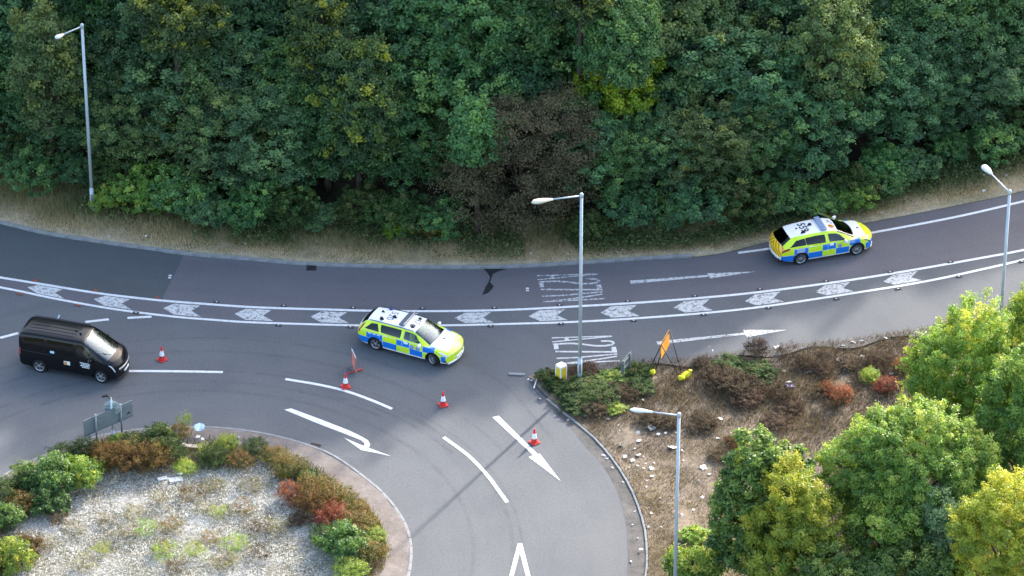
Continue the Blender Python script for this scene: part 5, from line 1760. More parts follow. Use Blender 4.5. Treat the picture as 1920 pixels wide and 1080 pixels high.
def build_body(car, root, mats, wheels, ra, side_polys, wins, spans, panels, rear_mat=None, floor_z=0.3):
    """Cut the lofted shell into body, doors, bonnet; leave openings for glass and wheel arches."""
    xs, vs, rows = car.grid()
    nv = len(vs)
    W = len(rows[0])
    P = np.array([[tuple(p) for p in r] for r in rows])
    vpar = np.concatenate([vs, vs[:-1][::-1]])
    # snap the shell to the wheel arches
    for wx in wheels:
        for i in range(P.shape[0]):
            for j in range(W):
                if vpar[j] < 4.2:
                    dx, dz = P[i, j, 0] - wx, P[i, j, 2] - 0.335
                    d = math.hypot(dx, dz)
                    if abs(d - ra) < 0.035 and d > 0.01:
                        P[i, j, 0] = wx + dx / d * ra
                        P[i, j, 2] = 0.335 + dz / d * ra
    groups = {}
    for i in range(len(xs) - 1):
        for j in range(W - 1):
            idx = ((i, j), (i + 1, j), (i + 1, j + 1), (i, j + 1))
            c = sum(P[a] for a in idx) / 4
            xc = (xs[i] + xs[i + 1]) / 2
            vc = (vpar[j] + vpar[j + 1]) / 2
            side = -1 if j < nv - 1 else 1
            if vc < 4.2 and any(math.hypot(c[0] - wx, c[2] - 0.335) < ra - 0.004 for wx in wheels):
                continue
            hole = False
            for poly in wins:
                cx, cv = sum(p[0] for p in poly) / 4, sum(p[1] for p in poly) / 4
                sh = [(cx + (p[0] - cx) * 0.93, cv + (p[1] - cv) * 0.88) for p in poly]
                if in_poly(sh, xc, vc):
                    hole = True
            for (xa, xb, v0) in spans:
                if xa + 0.03 < xc < xb - 0.03 and vc > v0 + 0.2:
                    hole = True
            if hole:
                continue
            key = 'body'
            for nm, sd, fn in panels:
                if (sd == 0 or sd == side) and fn(xc, vc):
                    key = nm + ('|%d' % sd)
            groups.setdefault(key, []).append(idx)
    out = {}
    for key, faces in groups.items():
        nm = key.split('|')[0]
        vid, V, VV, F = {}, [], [], []
        for idx in faces:
            for a in idx:
                if a not in vid:
                    vid[a] = len(V)
                    V.append(tuple(P[a]))
                    VV.append(vpar[a[1]])
                F.append(vid[a])
        nf = len(faces)
        lt = [4] * nf
        if nm == 'body':
            # front and rear ends, bowed across the width
            for e, i in ((0, 0), (1, len(xs) - 1)):
                st = []
                for j in range(0, nv):
                    y = abs(P[i, j, 1])
                    z = P[i, j, 2]
                    row = []
                    for q in np.linspace(-1, 1, 13):
                        row.append(len(V))
                        V.append((float(car.bx(xs[i], y * q)), float(y * q), float(z)))
                        VV.append(min(float(vs[j]), 3.9))
                    st.append(row)
                for j in range(nv - 1):
                    for q in range(12):
                        F += [st[j][q], st[j][q + 1], st[j + 1][q + 1], st[j + 1][q]]
                        lt.append(4)
        midx = np.zeros(len(lt), int)
        if nm == 'body' and len(mats) > 1:
            midx[nf:nf + (nv - 1) * 12] = 1
        me = mesh_np(nm, V, F, lt, mats if nm == 'body' else mats[:1], midx=midx, attrs={'vv': VV}, smooth=True)
        o = obj(nm, me, root)
        out[key] = o
    # dark underside with wheel housings
    u = MB()
    L = car.x1 - car.x0
    u.box((L - 0.35, 1.2, 0.16), ((car.x0 + car.x1) / 2, 0, floor_z))
    w2, w1 = min(wheels), max(wheels)
    u.box((w1 - w2 - 2 * ra - 0.02, 1.66, 0.16), ((w1 + w2) / 2, 0, floor_z))
    u.box((car.x1 - w1 - ra - 0.34, 1.3, 0.2), ((car.x1 + w1 + ra) / 2 - 0.14, 0, floor_z + 0.06))
    u.box((w2 - ra - car.x0 - 0.12, 1.4, 0.2), ((car.x0 + w2 - ra) / 2 + 0.03, 0, floor_z + 0.06))
    for wx in wheels:
        for sd in (-1, 1):
            n = 18
            for k in range(n):
                a0, a1 = math.pi * (-0.12 + 1.24 * k / n), math.pi * (-0.12 + 1.24 * (k + 1) / n)
                q = [(wx + (ra - 0.003) * math.cos(a), y, 0.335 + (ra - 0.003) * math.sin(a)) for a, y in ((a0, sd * 0.60), (a1, sd * 0.60), (a1, sd * 0.905), (a0, sd * 0.905))]
                u.poly(q)
            u.lathe([(0.0, sd * 0.60), (ra, sd * 0.60)], 20, axis='Y', loc=(wx, 0, 0.335))
    u.build('underside', M_black, root)
    return out


def wheel_set(root, wheels, y, rad, m_rim, spokes, wide=0.23, steer=0.0, sp_w=0.055):
    ty = MB().lathe([(rad * 0.66, -wide / 2 + 0.02), (rad * 0.80, -wide / 2), (rad * 0.95, -wide / 2 + 0.01), (rad, -wide / 2 + 0.045), (rad, wide / 2 - 0.045), (rad * 0.95, wide / 2 - 0.01), (rad * 0.80, wide / 2), (rad * 0.66, wide / 2 - 0.02)], 32, axis='Y', cap=False).mesh('wheel', M_rubber)
    b = MB()
    ri = rad * 0.685
    b.lathe([(ri, -wide / 2 + 0.005), (ri * 0.91, -wide / 2 + 0.012), (ri * 0.90, -wide / 2 + 0.05)], 32, axis='Y', cap=False)
    b.lathe([(ri * 0.90, -wide / 2 + 0.05), (ri * 0.6, 0.0)], 32, axis='Y', cap=False, mi=1)
    b.lathe([(0.0, -wide / 2 + 0.012), (0.055, -wide / 2 + 0.014), (0.07, -wide / 2 + 0.03), (0.07, 0.0)], 16, axis='Y', cap=False)
    for k in range(spokes):
        a = 2 * math.pi * k / spokes + 0.2
        rot = Matrix.Rotation(a, 3, 'Y')
        for dd in ((-0.5, 0.5) if spokes <= 5 else (0,)):
            r2 = Matrix.Rotation(dd * 0.22, 3, 'Y')
            b.box((ri * 0.90, 0.03, sp_w), rot @ r2 @ Vector((ri * 0.50, -wide / 2 + 0.03, 0)), rot @ r2, bevel=0.006)
    rim = b.mesh('rim', [m_rim, M_iron])
    dk = MB().lathe([(0.0, 0.02), (ri * 0.93, 0.02)], 20, axis='Y').mesh('brake_disc', M_iron)
    for wx in wheels:
        for sd in (-1, 1):
            a = steer if wx == max(wheels) else 0.0
            w = obj('wheel', ty, root, (wx, sd * (y - wide / 2), rad), (0, 0, a + (0 if sd < 0 else math.pi)))
            obj('rim', rim, w)
            obj('brake_disc', dk, w)


def text_mesh(name, txt, size, m, parent, loc, rz, thick=0.0, bold=0.0):
    cu = bpy.data.curves.new(name, 'FONT')
    cu.body = txt
    cu.size = size
    cu.align_x = 'CENTER'
    cu.align_y = 'CENTER'
    cu.offset = bold
    cu.resolution_u = 4
    o = bpy.data.objects.new('tmp_text', cu)
    C.objects.link(o)
    dg = bpy.context.evaluated_depsgraph_get()
    me = bpy.data.meshes.new_from_object(o.evaluated_get(dg))
    bpy.data.objects.remove(o)
    bpy.data.curves.remove(cu)
    me.name = name
    me.materials.clear()
    me.materials.append(m)
    return me


def lay_on_roof(car, name, me, parent, cx, cy, rz, off=0.008):
    """Print that follows the roof: each vertex takes the roof's height under it."""
    bm = bmesh.new()
    bm.from_mesh(me)
    bmesh.ops.triangulate(bm, faces=bm.faces[:])
    M = Matrix.Rotation(rz, 3, 'Z')
    for v in bm.verts:
        p = M @ v.co
        x, y = cx + p.x, cy + p.y
        v.co = Vector((x, y, roof_z(car, x, y) + off))
    bm.to_mesh(me)
    bm.free()
    return obj(name, me, parent)


def roof_z(car, x, y):
    xx = x + float(np.interp(x, car.bow[:, 0], car.bow[:, 1])) * (y / 0.9) ** 2
    ys, zs = [], []
    for v in np.arange(6.0, 9.01, 0.25):
        p = car.S(xx, v, 1)
        ys.append(p.y)
        zs.append(p.z)
    return float(np.interp(abs(y), ys[::-1], zs[::-1]))


YEL, BLU, WHT = (0.60, 0.80, 0.015), (0.002, 0.16, 0.60), (0.80, 0.80, 0.82)
ORG = (0.80, 0.28, 0.02)


def livery(name, up, lo, top, z_sill, z_mid, z_belt, v_top, half, seams=(), tail=None):
    """High-visibility chequer: two rows of blocks along the flank, flank yellow above the belt, white roof and bonnet. up, lo, top: (x, colour) from the tail forwards."""
    t = NT(name)
    s = t.n('ShaderNodeSeparateXYZ', {0: t.obj()})
    x, z = s.outputs[0], s.outputs[2]
    vv = t.n('ShaderNodeAttribute', attribute_name='vv').outputs['Fac']
    f = t.maprange(x, -half, half)
    rp = lambda L: t.ramp(f, [((a + half) / (2 * half) if a > -half else 0.0, c) for a, c in L], 'CONSTANT')
    c = t.mix(t.math('GREATER_THAN', z, z_mid), rp(lo), rp(up))
    # white hairlines between the blocks and at the door gaps
    ln = t.math('LESS_THAN', t.math('ABSOLUTE', t.math('SUBTRACT', z, z_mid)), 0.010)
    for q in seams:
        ln = t.math('MAXIMUM', ln, t.math('LESS_THAN', t.math('ABSOLUTE', t.math('SUBTRACT', x, q)), 0.011))
    ln = t.math('MAXIMUM', ln, t.math('LESS_THAN', t.math('ABSOLUTE', t.math('SUBTRACT', z, z_belt)), 0.018))
    c = t.mix(t.math('MULTIPLY', ln, 0.65), c, (0.62, 0.78, 0.85))
    c = t.mix(t.math('GREATER_THAN', z, z_belt), c, YEL)
    c = t.mix(t.math('LESS_THAN', z, z_sill), c, WHT)
    c = t.mix(t.math('GREATER_THAN', vv, v_top), c, rp(top))
    k = t.maprange(t.noise(t.obj(), 1.8, 4), 0.3, 0.7, 0.93, 1.04)
    c = t.mix(1.0, c, t.n('ShaderNodeCombineColor', {0: k, 1: k, 2: k}).outputs[0], 'MULTIPLY')
    return t.surf(t.principled(c, 0.32, 0.5, coat=0.6))


M_gls = glass('clear_glass', (0.62, 0.70, 0.70))
M_gls_front = glass('windscreen_glass', (0.50, 0.60, 0.63), 1.0, 0.14, (0.70, 0.86, 1.0))
M_gls_dark = glass('privacy_glass', (0.02, 0.026, 0.03), 0.4)
M_red_l = mat('tail_lens', (0.38, 0.02, 0.02), 0.2, 0.6, 0, 0.1, 1, 0.5)
M_head_l = mat('head_lens', (0.70, 0.72, 0.74), 0.12, 0.6, 0.2, 0.1, 1, 0.5)
M_plate = mat('white_plate', (0.75, 0.75, 0.73), 0.4, 0.5)
M_ink = mat('black_print', (0.02, 0.02, 0.022), 0.6, 0.3)
M_ink_g = mat('grey_print', (0.16, 0.16, 0.18), 0.6, 0.3, 0, 0.3, 14)
M_dot = mat('orange_print', (0.72, 0.25, 0.02), 0.5, 0.35)
M_bar_b = mat('light_bar_blue', (0.22, 0.29, 0.42), 0.15, 0.6, 0, 0.1, 2, 0.6)
M_bar_d = mat('light_bar_dark', (0.075, 0.095, 0.13), 0.2, 0.6, 0, 0.1, 2, 0.6)
M_navy = mat('navy_lens', (0.015, 0.02, 0.12), 0.25, 0.6)
M_crest = mat('force_crest', (0.20, 0.28, 0.50), 0.4, 0.4, 0, 0.35, 22)
M_badge_w = mat('white_print', (0.78, 0.80, 0.82), 0.45, 0.4)
M_chev = None


def person(name, label, M, cloth, legs, hair=True):
    """Seated figure, hands forward on the wheel: one skinned body, hair and clothes as children."""
    V = {'pel': (0, 0, 0.0), 'wai': (0.02, 0, 0.20), 'che': (0.0, 0, 0.40), 'nec': (0.03, 0, 0.56), 'hd0': (0.05, 0, 0.64), 'hd1': (0.06, 0, 0.76), 'hd2': (0.05, 0, 0.83)}
    Rr = {'pel': 0.15, 'wai': 0.135, 'che': 0.15, 'nec': 0.055, 'hd0': 0.075, 'hd1': 0.10, 'hd2': 0.06}
    E = [('pel', 'wai'), ('wai', 'che'), ('che', 'nec'), ('nec', 'hd0'), ('hd0', 'hd1'), ('hd1', 'hd2')]
    for sd, n in ((-1, 'r'), (1, 'l')):
        for k, p, r in (('sh', (0.0, sd * 0.19, 0.47), 0.062), ('el', (0.16, sd * 0.25, 0.22), 0.045), ('wr', (0.40, sd * 0.16, 0.30), 0.030), ('ha', (0.47, sd * 0.14, 0.33), 0.034),
                        ('hp', (0.06, sd * 0.10, -0.02), 0.10), ('kn', (0.46, sd * 0.13, 0.06), 0.068), ('an', (0.66, sd * 0.12, -0.26), 0.045), ('to', (0.80, sd * 0.12, -0.28), 0.038)):
            V[k + n], Rr[k + n] = p, r
        E += [('che', 'sh' + n), ('sh' + n, 'el' + n), ('el' + n, 'wr' + n), ('wr' + n, 'ha' + n), ('pel', 'hp' + n), ('hp' + n, 'kn' + n), ('kn' + n, 'an' + n), ('an' + n, 'to' + n)]
        for f in range(4):
            a = 'f%d%s' % (f, n)
            V[a], Rr[a] = (0.535, sd * (0.115 + 0.018 * f), 0.325 - 0.012 * f), 0.010
            E.append(('ha' + n, a))
        V['th' + n], Rr['th' + n] = (0.50, sd * 0.10, 0.36), 0.011
        E.append(('ha' + n, 'th' + n))
    keys = list(V)
    me = bpy.data.meshes.new(name)
    me.from_pydata([V[k] for k in keys], [(keys.index(a), keys.index(b)) for a, b in E], [])
    o = bpy.data.objects.new(name, me)
    C.objects.link(o)
    o.modifiers.new('skin', 'SKIN')
    sd_ = o.modifiers.new('sub', 'SUBSURF')
    sd_.levels = sd_.render_levels = 1
    for i, k in enumerate(keys):
        me.skin_vertices[0].data[i].radius = (Rr[k], Rr[k])
        me.skin_vertices[0].data[i].use_root = (k == 'pel')
    dg = bpy.context.evaluated_depsgraph_get()
    m2 = bpy.data.meshes.new_from_object(o.evaluated_get(dg))
    bpy.data.objects.remove(o)
    for m in (cloth, legs, M_skin):
        m2.materials.append(m)
    for p in m2.polygons:
        c = p.center
        p.use_smooth = True
        if c.z > 0.575 or (c.x > 0.41 and c.z > 0.2):
            p.material_index = 2
        elif c.z < 0.12 and c.x > 0.10 or c.z < 0.05:
            p.material_index = 1
    o = obj(name, m2)
    o.matrix_world = M
    hb = MB().lathe([(0.0, 0.125), (0.06, 0.11), (0.10, 0.06), (0.112, 0.0), (0.10, -0.05)], 14)
    h = hb.build('hair', M_hair, o, loc=(0.045, 0, 0.765), rot=(0, -0.35, 0))
    tag(o, label, 'person')
    return o


def seats(root, xs, m=M_seat, z=0.35, dy=0.38, w=0.52, back_h=0.62):
    b = MB().box((0.52, w, 0.18), (0, 0, 0.09), bevel=0.05).box((0.14, w, back_h), (-0.28, 0, 0.09 + back_h / 2), Matrix.Rotation(-0.22, 3, 'Y'), bevel=0.05).box((0.09, 0.26, 0.18), (-0.40, 0, 0.14 + back_h), Matrix.Rotation(-0.2, 3, 'Y'), bevel=0.04)
    me = b.mesh('seat', m)
    for x in xs:
        for sd in (-1, 1):
            obj('seat', me, root, (x, sd * dy, z))


def mirror(root, loc, sd, m, s=1.0):
    o = MB().box((0.12 * s, 0.22 * s, 0.155 * s), (0, sd * 0.10, 0.0), bevel=0.045).tube([(0.02, -0.03 * sd, -0.05), (0.01, sd * 0.06, -0.03)], 0.03, 6).build('wing_mirror', m, root, loc=loc)
    MB().box((0.008, 0.17 * s, 0.11 * s), (-0.062 * s, sd * 0.10, 0), bevel=0.003).build('mirror_glass', M_reflect, o)
    return o


def place(root, rear, front, wb_mid, yside):
    """Stand the car so that its right-hand wheels meet the ground at the two photographed contacts."""
    d = (front - rear)
    a = math.atan2(d.y, d.x)
    mid = (rear + front) / 2
    u = Vector((math.cos(a), math.sin(a), 0))
    nn = Vector((-u.y, u.x, 0))
    root.location = mid + nn * yside - u * wb_mid
    root.location.z = 0.006
    root.rotation_euler = (0, 0, a)


DOORS = lambda xb, xm, xf, vm=4.1: [('rear_door', -1, lambda x, v: xb < x < xm and 0.9 < v < 6.0), ('rear_door', 1, lambda x, v: xb < x < xm and 0.9 < v < 6.0),
                                    ('front_door', -1, lambda x, v: xm < x < xf and 0.9 < v < 6.0), ('front_door', 1, lambda x, v: xm < x < xf and 0.9 < v < 6.0)]

# ---- near police estate ---------------------------------------------------------
#      x     T     zs    zb    wm    wt    rail
ST1 = [(-2.47, 0.84, 0.78, 0.46, 0.84, 0.74, 0.05), (-2.43, 1.00, 0.92, 0.36, 0.885, 0.74, 0.05), (-2.30, 1.14, 0.965, 0.27, 0.92, 0.67, 0.07), (-1.98, 1.395, 0.985, 0.22, 0.935, 0.60, 0.09),
       (-1.6, 1.445, 0.985, 0.21, 0.94, 0.62, 0.10), (-0.6, 1.475, 0.965, 0.20, 0.945, 0.655, 0.10), (0.1, 1.465, 0.95, 0.20, 0.945, 0.655, 0.10), (0.48, 1.415, 0.94, 0.20, 0.945, 0.645, 0.07),
       (0.9, 1.215, 0.93, 0.20, 0.945, 0.68, 0.045), (1.32, 1.0, 0.915, 0.20, 0.945, 0.73, 0.045), (1.45, 0.975, 0.895, 0.20, 0.94, 0.78, 0.05), (2.0, 0.90, 0.80, 0.20, 0.93, 0.78, 0.05),
       (2.30, 0.83, 0.73, 0.22, 0.90, 0.74, 0.05), (2.44, 0.75, 0.66, 0.24, 0.86, 0.70, 0.05), (2.48, 0.68, 0.60, 0.27, 0.84, 0.68, 0.05)]
BOW = [(-2.47, -0.16), (-2.0, -0.05), (-1.0, 0), (0.2, 0.0), (0.6, 0.04), (1.32, 0.11), (1.8, 0.10), (2.2, 0.16), (2.47, 0.27)]
est = Car(ST1, BOW)
e1 = empty('police_car')
tag(e1, 'near police estate car with chequered sides, nose turned towards the camera', 'police car')
LV1 = livery('estate_livery',
             up=[(-9, YEL), (-1.86, BLU), (-1.02, YEL), (-0.32, BLU), (0.36, YEL), (1.02, BLU), (1.62, YEL)],
             lo=[(-9, BLU), (-1.02, BLU), (-0.32, YEL), (0.36, BLU), (1.02, YEL), (1.95, BLU), (2.16, YEL)],
             top=[(-9, WHT), (2.0, (0.80, 0.80, 0.34)), (2.2, (0.74, 0.80, 0.10))],
             z_sill=0.30, z_mid=0.63, z_belt=0.925, v_top=6.15, half=2.6, seams=(-1.02, -0.02, 0.36, 1.02))
R1, F1 = -1.40, 1.54
W1 = [[(-2.02, 4.3), (-1.22, 4.25), (-1.38, 5.72), (-1.72, 5.60)], [(-1.13, 4.25), (-0.12, 4.22), (-0.12, 5.78), (-1.22, 5.74)], [(0.02, 4.22), (1.14, 4.25), (0.66, 5.72), (0.02, 5.78)]]
SP1 = [(0.52, 1.40, 6.15), (-2.28, -1.94, 6.2)]
PN1 = DOORS(-1.02, -0.02, 1.02) + [('bonnet', 0, lambda x, v: x > 1.44 and x < 2.40 and v > 6.1)]
b1 = build_body(est, e1, [LV1], (R1, F1), 0.385, None, W1, SP1, PN1, floor_z=0.27)
for sd in (-1, 1):
    for q, par, g, nm in ((W1[0], None, M_gls_dark, 'quarter_window'), (W1[1], 'rear_door|%d' % sd, M_gls_dark, 'window'), (W1[2], 'front_door|%d' % sd, M_gls, 'window')):
        obj(nm, patch_mesh(est, nm, q, g, sd, 0.004, rounded=0.12), b1[par] if par else e1)
obj('windscreen', span_mesh(est, 'windscreen', 0.52, 1.40, 6.15, M_gls_front), e1)
obj('rear_window', span_mesh(est, 'rear_window', -2.28, -1.94, 6.2, M_gls_dark), e1)
MB().box((0.30, 1.50, 0.22), (1.12, 0, 0.78), bevel=0.06).build('dashboard', M_black, e1)
MB().box((3.2, 1.5, 0.05), (-0.4, 0, 0.34)).build('cabin_floor', M_black, e1)
MB().box((0.7, 1.3, 0.3), (-1.75, 0, 0.60), bevel=0.04).build('boot_cover', M_black, e1)
seats(e1, (0.25, -0.72), z=0.36)
st = MB().lathe([(0.18, -0.014), (0.195, 0.0), (0.18, 0.014), (0.165, 0.0), (0.18, -0.014)], 20, cap=False).build('steering_wheel', M_black, e1, loc=(0.78, -0.38, 0.84), rot=(0, -1.1, 0))
wheel_set(e1, (R1, F1), 0.925, 0.335, M_alloy, 5, steer=R(-27))
for sd in (-1, 1):
    obj('headlight', patch_mesh(est, 'headlight', [(1.96, 3.75), (2.475, 3.35), (2.47, 4.65), (2.0, 4.7)], M_head_l, sd, 0.006, rounded=0.2), e1)
    obj('tail_light', patch_mesh(est, 'tail_light', [(-2.46, 3.1), (-2.34, 3.4), (-2.02, 5.75), (-2.22, 5.75)], M_red_l, sd, 0.007, 4, 12), e1)
    obj('air_intake', patch_mesh(est, 'air_intake', [(2.20, 1.62), (2.46, 1.5), (2.45, 2.1), (2.28, 2.1)], M_black, sd, 0.005, rounded=0.3), e1)
    obj('wheel_arch_trim', patch_mesh(est, 'wheel_arch_trim', [(1.08, 0.95), (-0.96, 0.95), (-0.96, 1.35), (1.08, 1.35)], M_white, sd, 0.005), e1)
    for k, dx in enumerate((0.55, -0.45)):
        pt = est.S(dx - 0.40, 3.85, sd, 0.012)
        MB().box((0.20, 0.03, 0.035), (0, 0, 0), bevel=0.01).build('door_handle', M_white, b1['front_door|%d' % sd] if k == 0 else b1['rear_door|%d' % sd], loc=pt)
    pt = est.S(1.00, 4.2, sd, 0.02)
    mirror(e1, pt, sd, M_white)
    for k, cx in enumerate((0.52, 0.86)):
        obj('crest', patch_mesh(est, 'crest', [(cx - 0.13, 2.62), (cx + 0.13, 2.62), (cx + 0.13, 3.55), (cx - 0.13, 3.55)], M_crest, sd, 0.005, 8, 8, rounded=1.0), b1['front_door|%d' % sd])
        if sd > 0:
            break
    obj('roof_rail', MB().tube([est.S(x, 6.35, sd, 0.02) for x in np.linspace(-1.85, 0.45, 10)], 0.016, 6).mesh('roof_rail', M_black), e1)
    # white block lettering above the rear wheel, as small bars
    for k in range(3):
        x0 = -1.80 + k * 0.24
        obj('white_print', patch_mesh(est, 'white_print', [(x0, 3.45), (x0 + 0.16, 3.45), (x0 + 0.16, 3.62), (x0, 3.62)], M_badge_w, sd, 0.005, 4, 2), e1)
    obj('white_print', patch_mesh(est, 'white_print', [(0.06, 3.40), (0.30, 3.40), (0.30, 3.80), (0.06, 3.80)], M_badge_w, sd, 0.005, 4, 3, rounded=0.6), b1['front_door|%d' % sd])


def front_strip(car, name, x, z0, z1, y0, y1, m, root, off=0.006, n=14, lean=0.0):
    """Trim on the bowed nose or tail of the car."""
    V, F = [], []
    sg = 1 if x > 0 else -1
    for i in range(n + 1):
        y = y0 + (y1 - y0) * i / n
        xx = float(car.bx(x, y)) + sg * off
        V += [(xx, y, z0), (xx - sg * lean, y, z1), (xx - sg * 0.03, y, z1), (xx - sg * 0.03, y, z0)]
    for i in range(n):
        for k in range(4):
            a = 4 * i
            F += [a + k, a + 4 + k, a + 4 + (k + 1) % 4, a + (k + 1) % 4]
    return obj(name, mesh_np(name, V, F, [4] * (4 * n), [m]), root)


front_strip(est, 'grille', 2.47, 0.46, 0.66, -0.46, 0.46, M_black, e1, 0.012, lean=0.03)
front_strip(est, 'grille_trim', 2.47, 0.435, 0.46, -0.50, 0.50, M_head_l, e1, 0.02)
front_strip(est, 'number_plate', 2.47, 0.30, 0.41, -0.26, 0.26, M_plate, e1, 0.03)
front_strip(est, 'front_splitter', 2.46, 0.20, 0.27, -0.80, 0.80, M_white, e1, 0.035)
front_strip(est, 'tail_plate', -2.47, 0.66, 0.77, -0.26, 0.26, M_boll, e1, 0.012)
MB().box((0.26, 1.16, 0.085), (0, 0, 0.045), bevel=0.035).build('light_bar', M_bar_d, e1, loc=(-0.22, 0, 1.474), rot=(0, 0, 0))
lay_on_roof(est, 'roof_number', text_mesh('roof_number', '47', 0.44, M_ink_g, None, None, 0), e1, 0.27, 0.12, -math.pi / 2)
lay_on_roof(est, 'roof_number', text_mesh('roof_number', '520', 0.50, M_ink_g, None, None, 0), e1, -0.98, 0.0, -math.pi / 2)
dsc = MB().lathe([(0.0, 0.0), (0.08, 0.0), (0.135, 0.0)], 20).mesh('roof_dot', M_ink_g)
lay_on_roof(est, 'roof_dot', dsc, e1, 0.23, -0.30, 0)


def roof_bits(car, root, L):
    for kind, x, y, s, m in L:
        z = roof_z(car, x, y)
        if kind == 'fin':
            MB().box((0.16 * s, 0.05 * s, 0.09 * s), (0, 0, 0.045 * s), Matrix.Rotation(0.0, 3, 'Z'), bevel=0.02 * s, taper=0.5).build('aerial_fin', m, root, loc=(x, y, z))
        elif kind == 'dome':
            MB().lathe([(0.07 * s, 0), (0.07 * s, 0.04 * s), (0.05 * s, 0.09 * s), (0.0, 0.105 * s)], 14).build('roof_beacon', m, root, loc=(x, y, z))
        else:
            MB().tube([(0, 0, 0), (-0.06 * s, 0, 0.30 * s)], 0.008, 5).build('aerial', m, root, loc=(x, y, z))


roof_bits(est, e1, [('fin', -0.80, -0.10, 1.5, M_ink), ('fin', -1.30, -0.42, 1.5, M_ink), ('fin', -1.50, 0.12, 1.1, M_ink), ('dome', -1.28, 0.50, 1.35, M_navy), ('dome', -1.30, -0.44, 1.1, M_ink)])
obj('bonnet_badge', MB().lathe([(0.0, 0.0), (0.05, 0.0)], 12).mesh('bonnet_badge', M_ink_g), e1, (1.66, 0.05, roof_z(est, 1.66, 0.05) + 0.012))
bp = text_mesh('bonnet_lettering', 'POLICE', 0.17, mat('pale_print', (0.70, 0.62, 0.42), 0.5), None, None, 0)
lay_on_roof(est, 'bonnet_lettering', bp, e1, 2.02, 0.0, math.pi / 2, 0.012)
place(e1, G(704, 657), G(811, 686), (R1 + F1) / 2, 0.925)
bpy.context.view_layer.update()
person('person', 'driver in green hi-vis jacket at the wheel of the near police car', e1.matrix_world @ Matrix.Translation((0.22, -0.38, 0.60)), M_hiviz, M_dark_cloth)
person('person', 'passenger in green hi-vis jacket beside the driver of the near police car', e1.matrix_world @ Matrix.Translation((0.22, 0.38, 0.60)), M_hiviz, M_dark_cloth)

# ---- far police estate ------------------------------------------------------------
ST2 = [(-2.49, 0.82, 0.76, 0.48, 0.82, 0.72, 0.05), (-2.44, 0.97, 0.91, 0.38, 0.87, 0.72, 0.05), (-2.30, 1.12, 0.965, 0.28, 0.905, 0.68, 0.07), (-1.86, 1.395, 0.985, 0.23, 0.925, 0.60, 0.09),
       (-1.5, 1.45, 0.985, 0.21, 0.93, 0.62, 0.10), (-0.5, 1.495, 0.965, 0.20, 0.935, 0.655, 0.10), (0.15, 1.48, 0.95, 0.20, 0.935, 0.655, 0.10), (0.55, 1.415, 0.94, 0.20, 0.935, 0.645, 0.10),
       (0.95, 1.23, 0.93, 0.20, 0.935, 0.67, 0.08), (1.38, 1.01, 0.92, 0.20, 0.935, 0.73, 0.055), (1.5, 0.985, 0.90, 0.20, 0.93, 0.77, 0.05), (2.05, 0.905, 0.80, 0.20, 0.915, 0.77, 0.05),
       (2.32, 0.81, 0.71, 0.22, 0.87, 0.70, 0.06), (2.45, 0.70, 0.61, 0.24, 0.81, 0.63, 0.06), (2.49, 0.61, 0.53, 0.27, 0.76, 0.58, 0.06)]
ins_ = Car(ST2, [(-2.49, -0.22), (-2.0, -0.10), (-1.0, 0), (0.2, 0.0), (0.6, 0.11), (1.38, 0.24), (1.8, 0.14), (2.2, 0.24), (2.49, 0.42)])
e2 = empty('police_car')
tag(e2, 'far police estate car numbered 559, passenger door open beside the wood', 'police car')
LV2 = livery('far_estate_livery',
             up=[(-9, YEL), (-1.72, BLU), (-1.00, YEL), (-0.30, BLU), (0.38, YEL), (1.06, BLU), (1.62, YEL)],
             lo=[(-9, BLU), (-1.0, BLU), (-0.30, YEL), (0.38, BLU), (1.06, YEL), (1.9, BLU), (2.42, YEL)],
             top=[(-9, WHT), (1.96, (0.80, 0.82, 0.03))],
             z_sill=0.285, z_mid=0.62, z_belt=0.925, v_top=6.75, half=2.6, seams=(-1.0, -0.02, 0.38, 1.06))


def chevron_mat():
    t = NT('rear_chevrons')
    s = t.n('ShaderNodeSeparateXYZ', {0: t.obj()})
    a = t.math('ADD', t.math('ABSOLUTE', s.outputs[1]), t.math('MULTIPLY', s.outputs[2], 0.9))
    w = t.math('GREATER_THAN', t.math('FRACT', t.math('MULTIPLY', a, 4.2)), 0.5)
    return t.surf(t.principled(t.mix(w, (0.80, 0.72, 0.02), (0.80, 0.22, 0.02)), 0.35, 0.5, coat=0.5))


R2, F2 = -1.36, 1.47
W2 = [[(-2.02, 4.3), (-1.10, 4.25), (-1.14, 5.66), (-1.62, 5.45)], [(-1.09, 4.25), (-0.12, 4.22), (-0.12, 5.76), (-1.13, 5.68)], [(0.06, 4.22), (1.18, 4.25), (0.72, 5.70), (0.02, 5.76)]]
SP2 = [(0.58, 1.46, 6.15), (-2.32, -1.84, 6.2)]
PN2 = DOORS(-1.0, -0.02, 1.06) + [('bonnet', 0, lambda x, v: x > 1.5 and x < 2.42 and v > 6.1), ('tailgate', 0, lambda x, v: x < -2.32 and v > 4.3)]
b2 = build_body(ins_, e2, [LV2, chevron_mat()], (R2, F2), 0.385, None, W2, SP2, PN2, floor_z=0.27)
for sd in (-1, 1):
    for q, par, g, nm in ((W2[0], None, M_gls_dark, 'quarter_window'), (W2[1], 'rear_door|%d' % sd, M_gls_dark, 'window'), (W2[2], 'front_door|%d' % sd, glass('door_glass', (0.16, 0.19, 0.20)) if sd < 0 else bpy.data.materials['door_glass'], 'window')):
        obj(nm, patch_mesh(ins_, nm, q, g, sd, 0.004, rounded=0.12), b2[par] if par else e2)
obj('windscreen', span_mesh(ins_, 'windscreen', 0.58, 1.46, 6.15, glass('dim_windscreen', (0.22, 0.26, 0.28), 0.9)), e2)
obj('rear_window', span_mesh(ins_, 'rear_window', -2.32, -1.84, 6.2, M_gls_dark), e2)
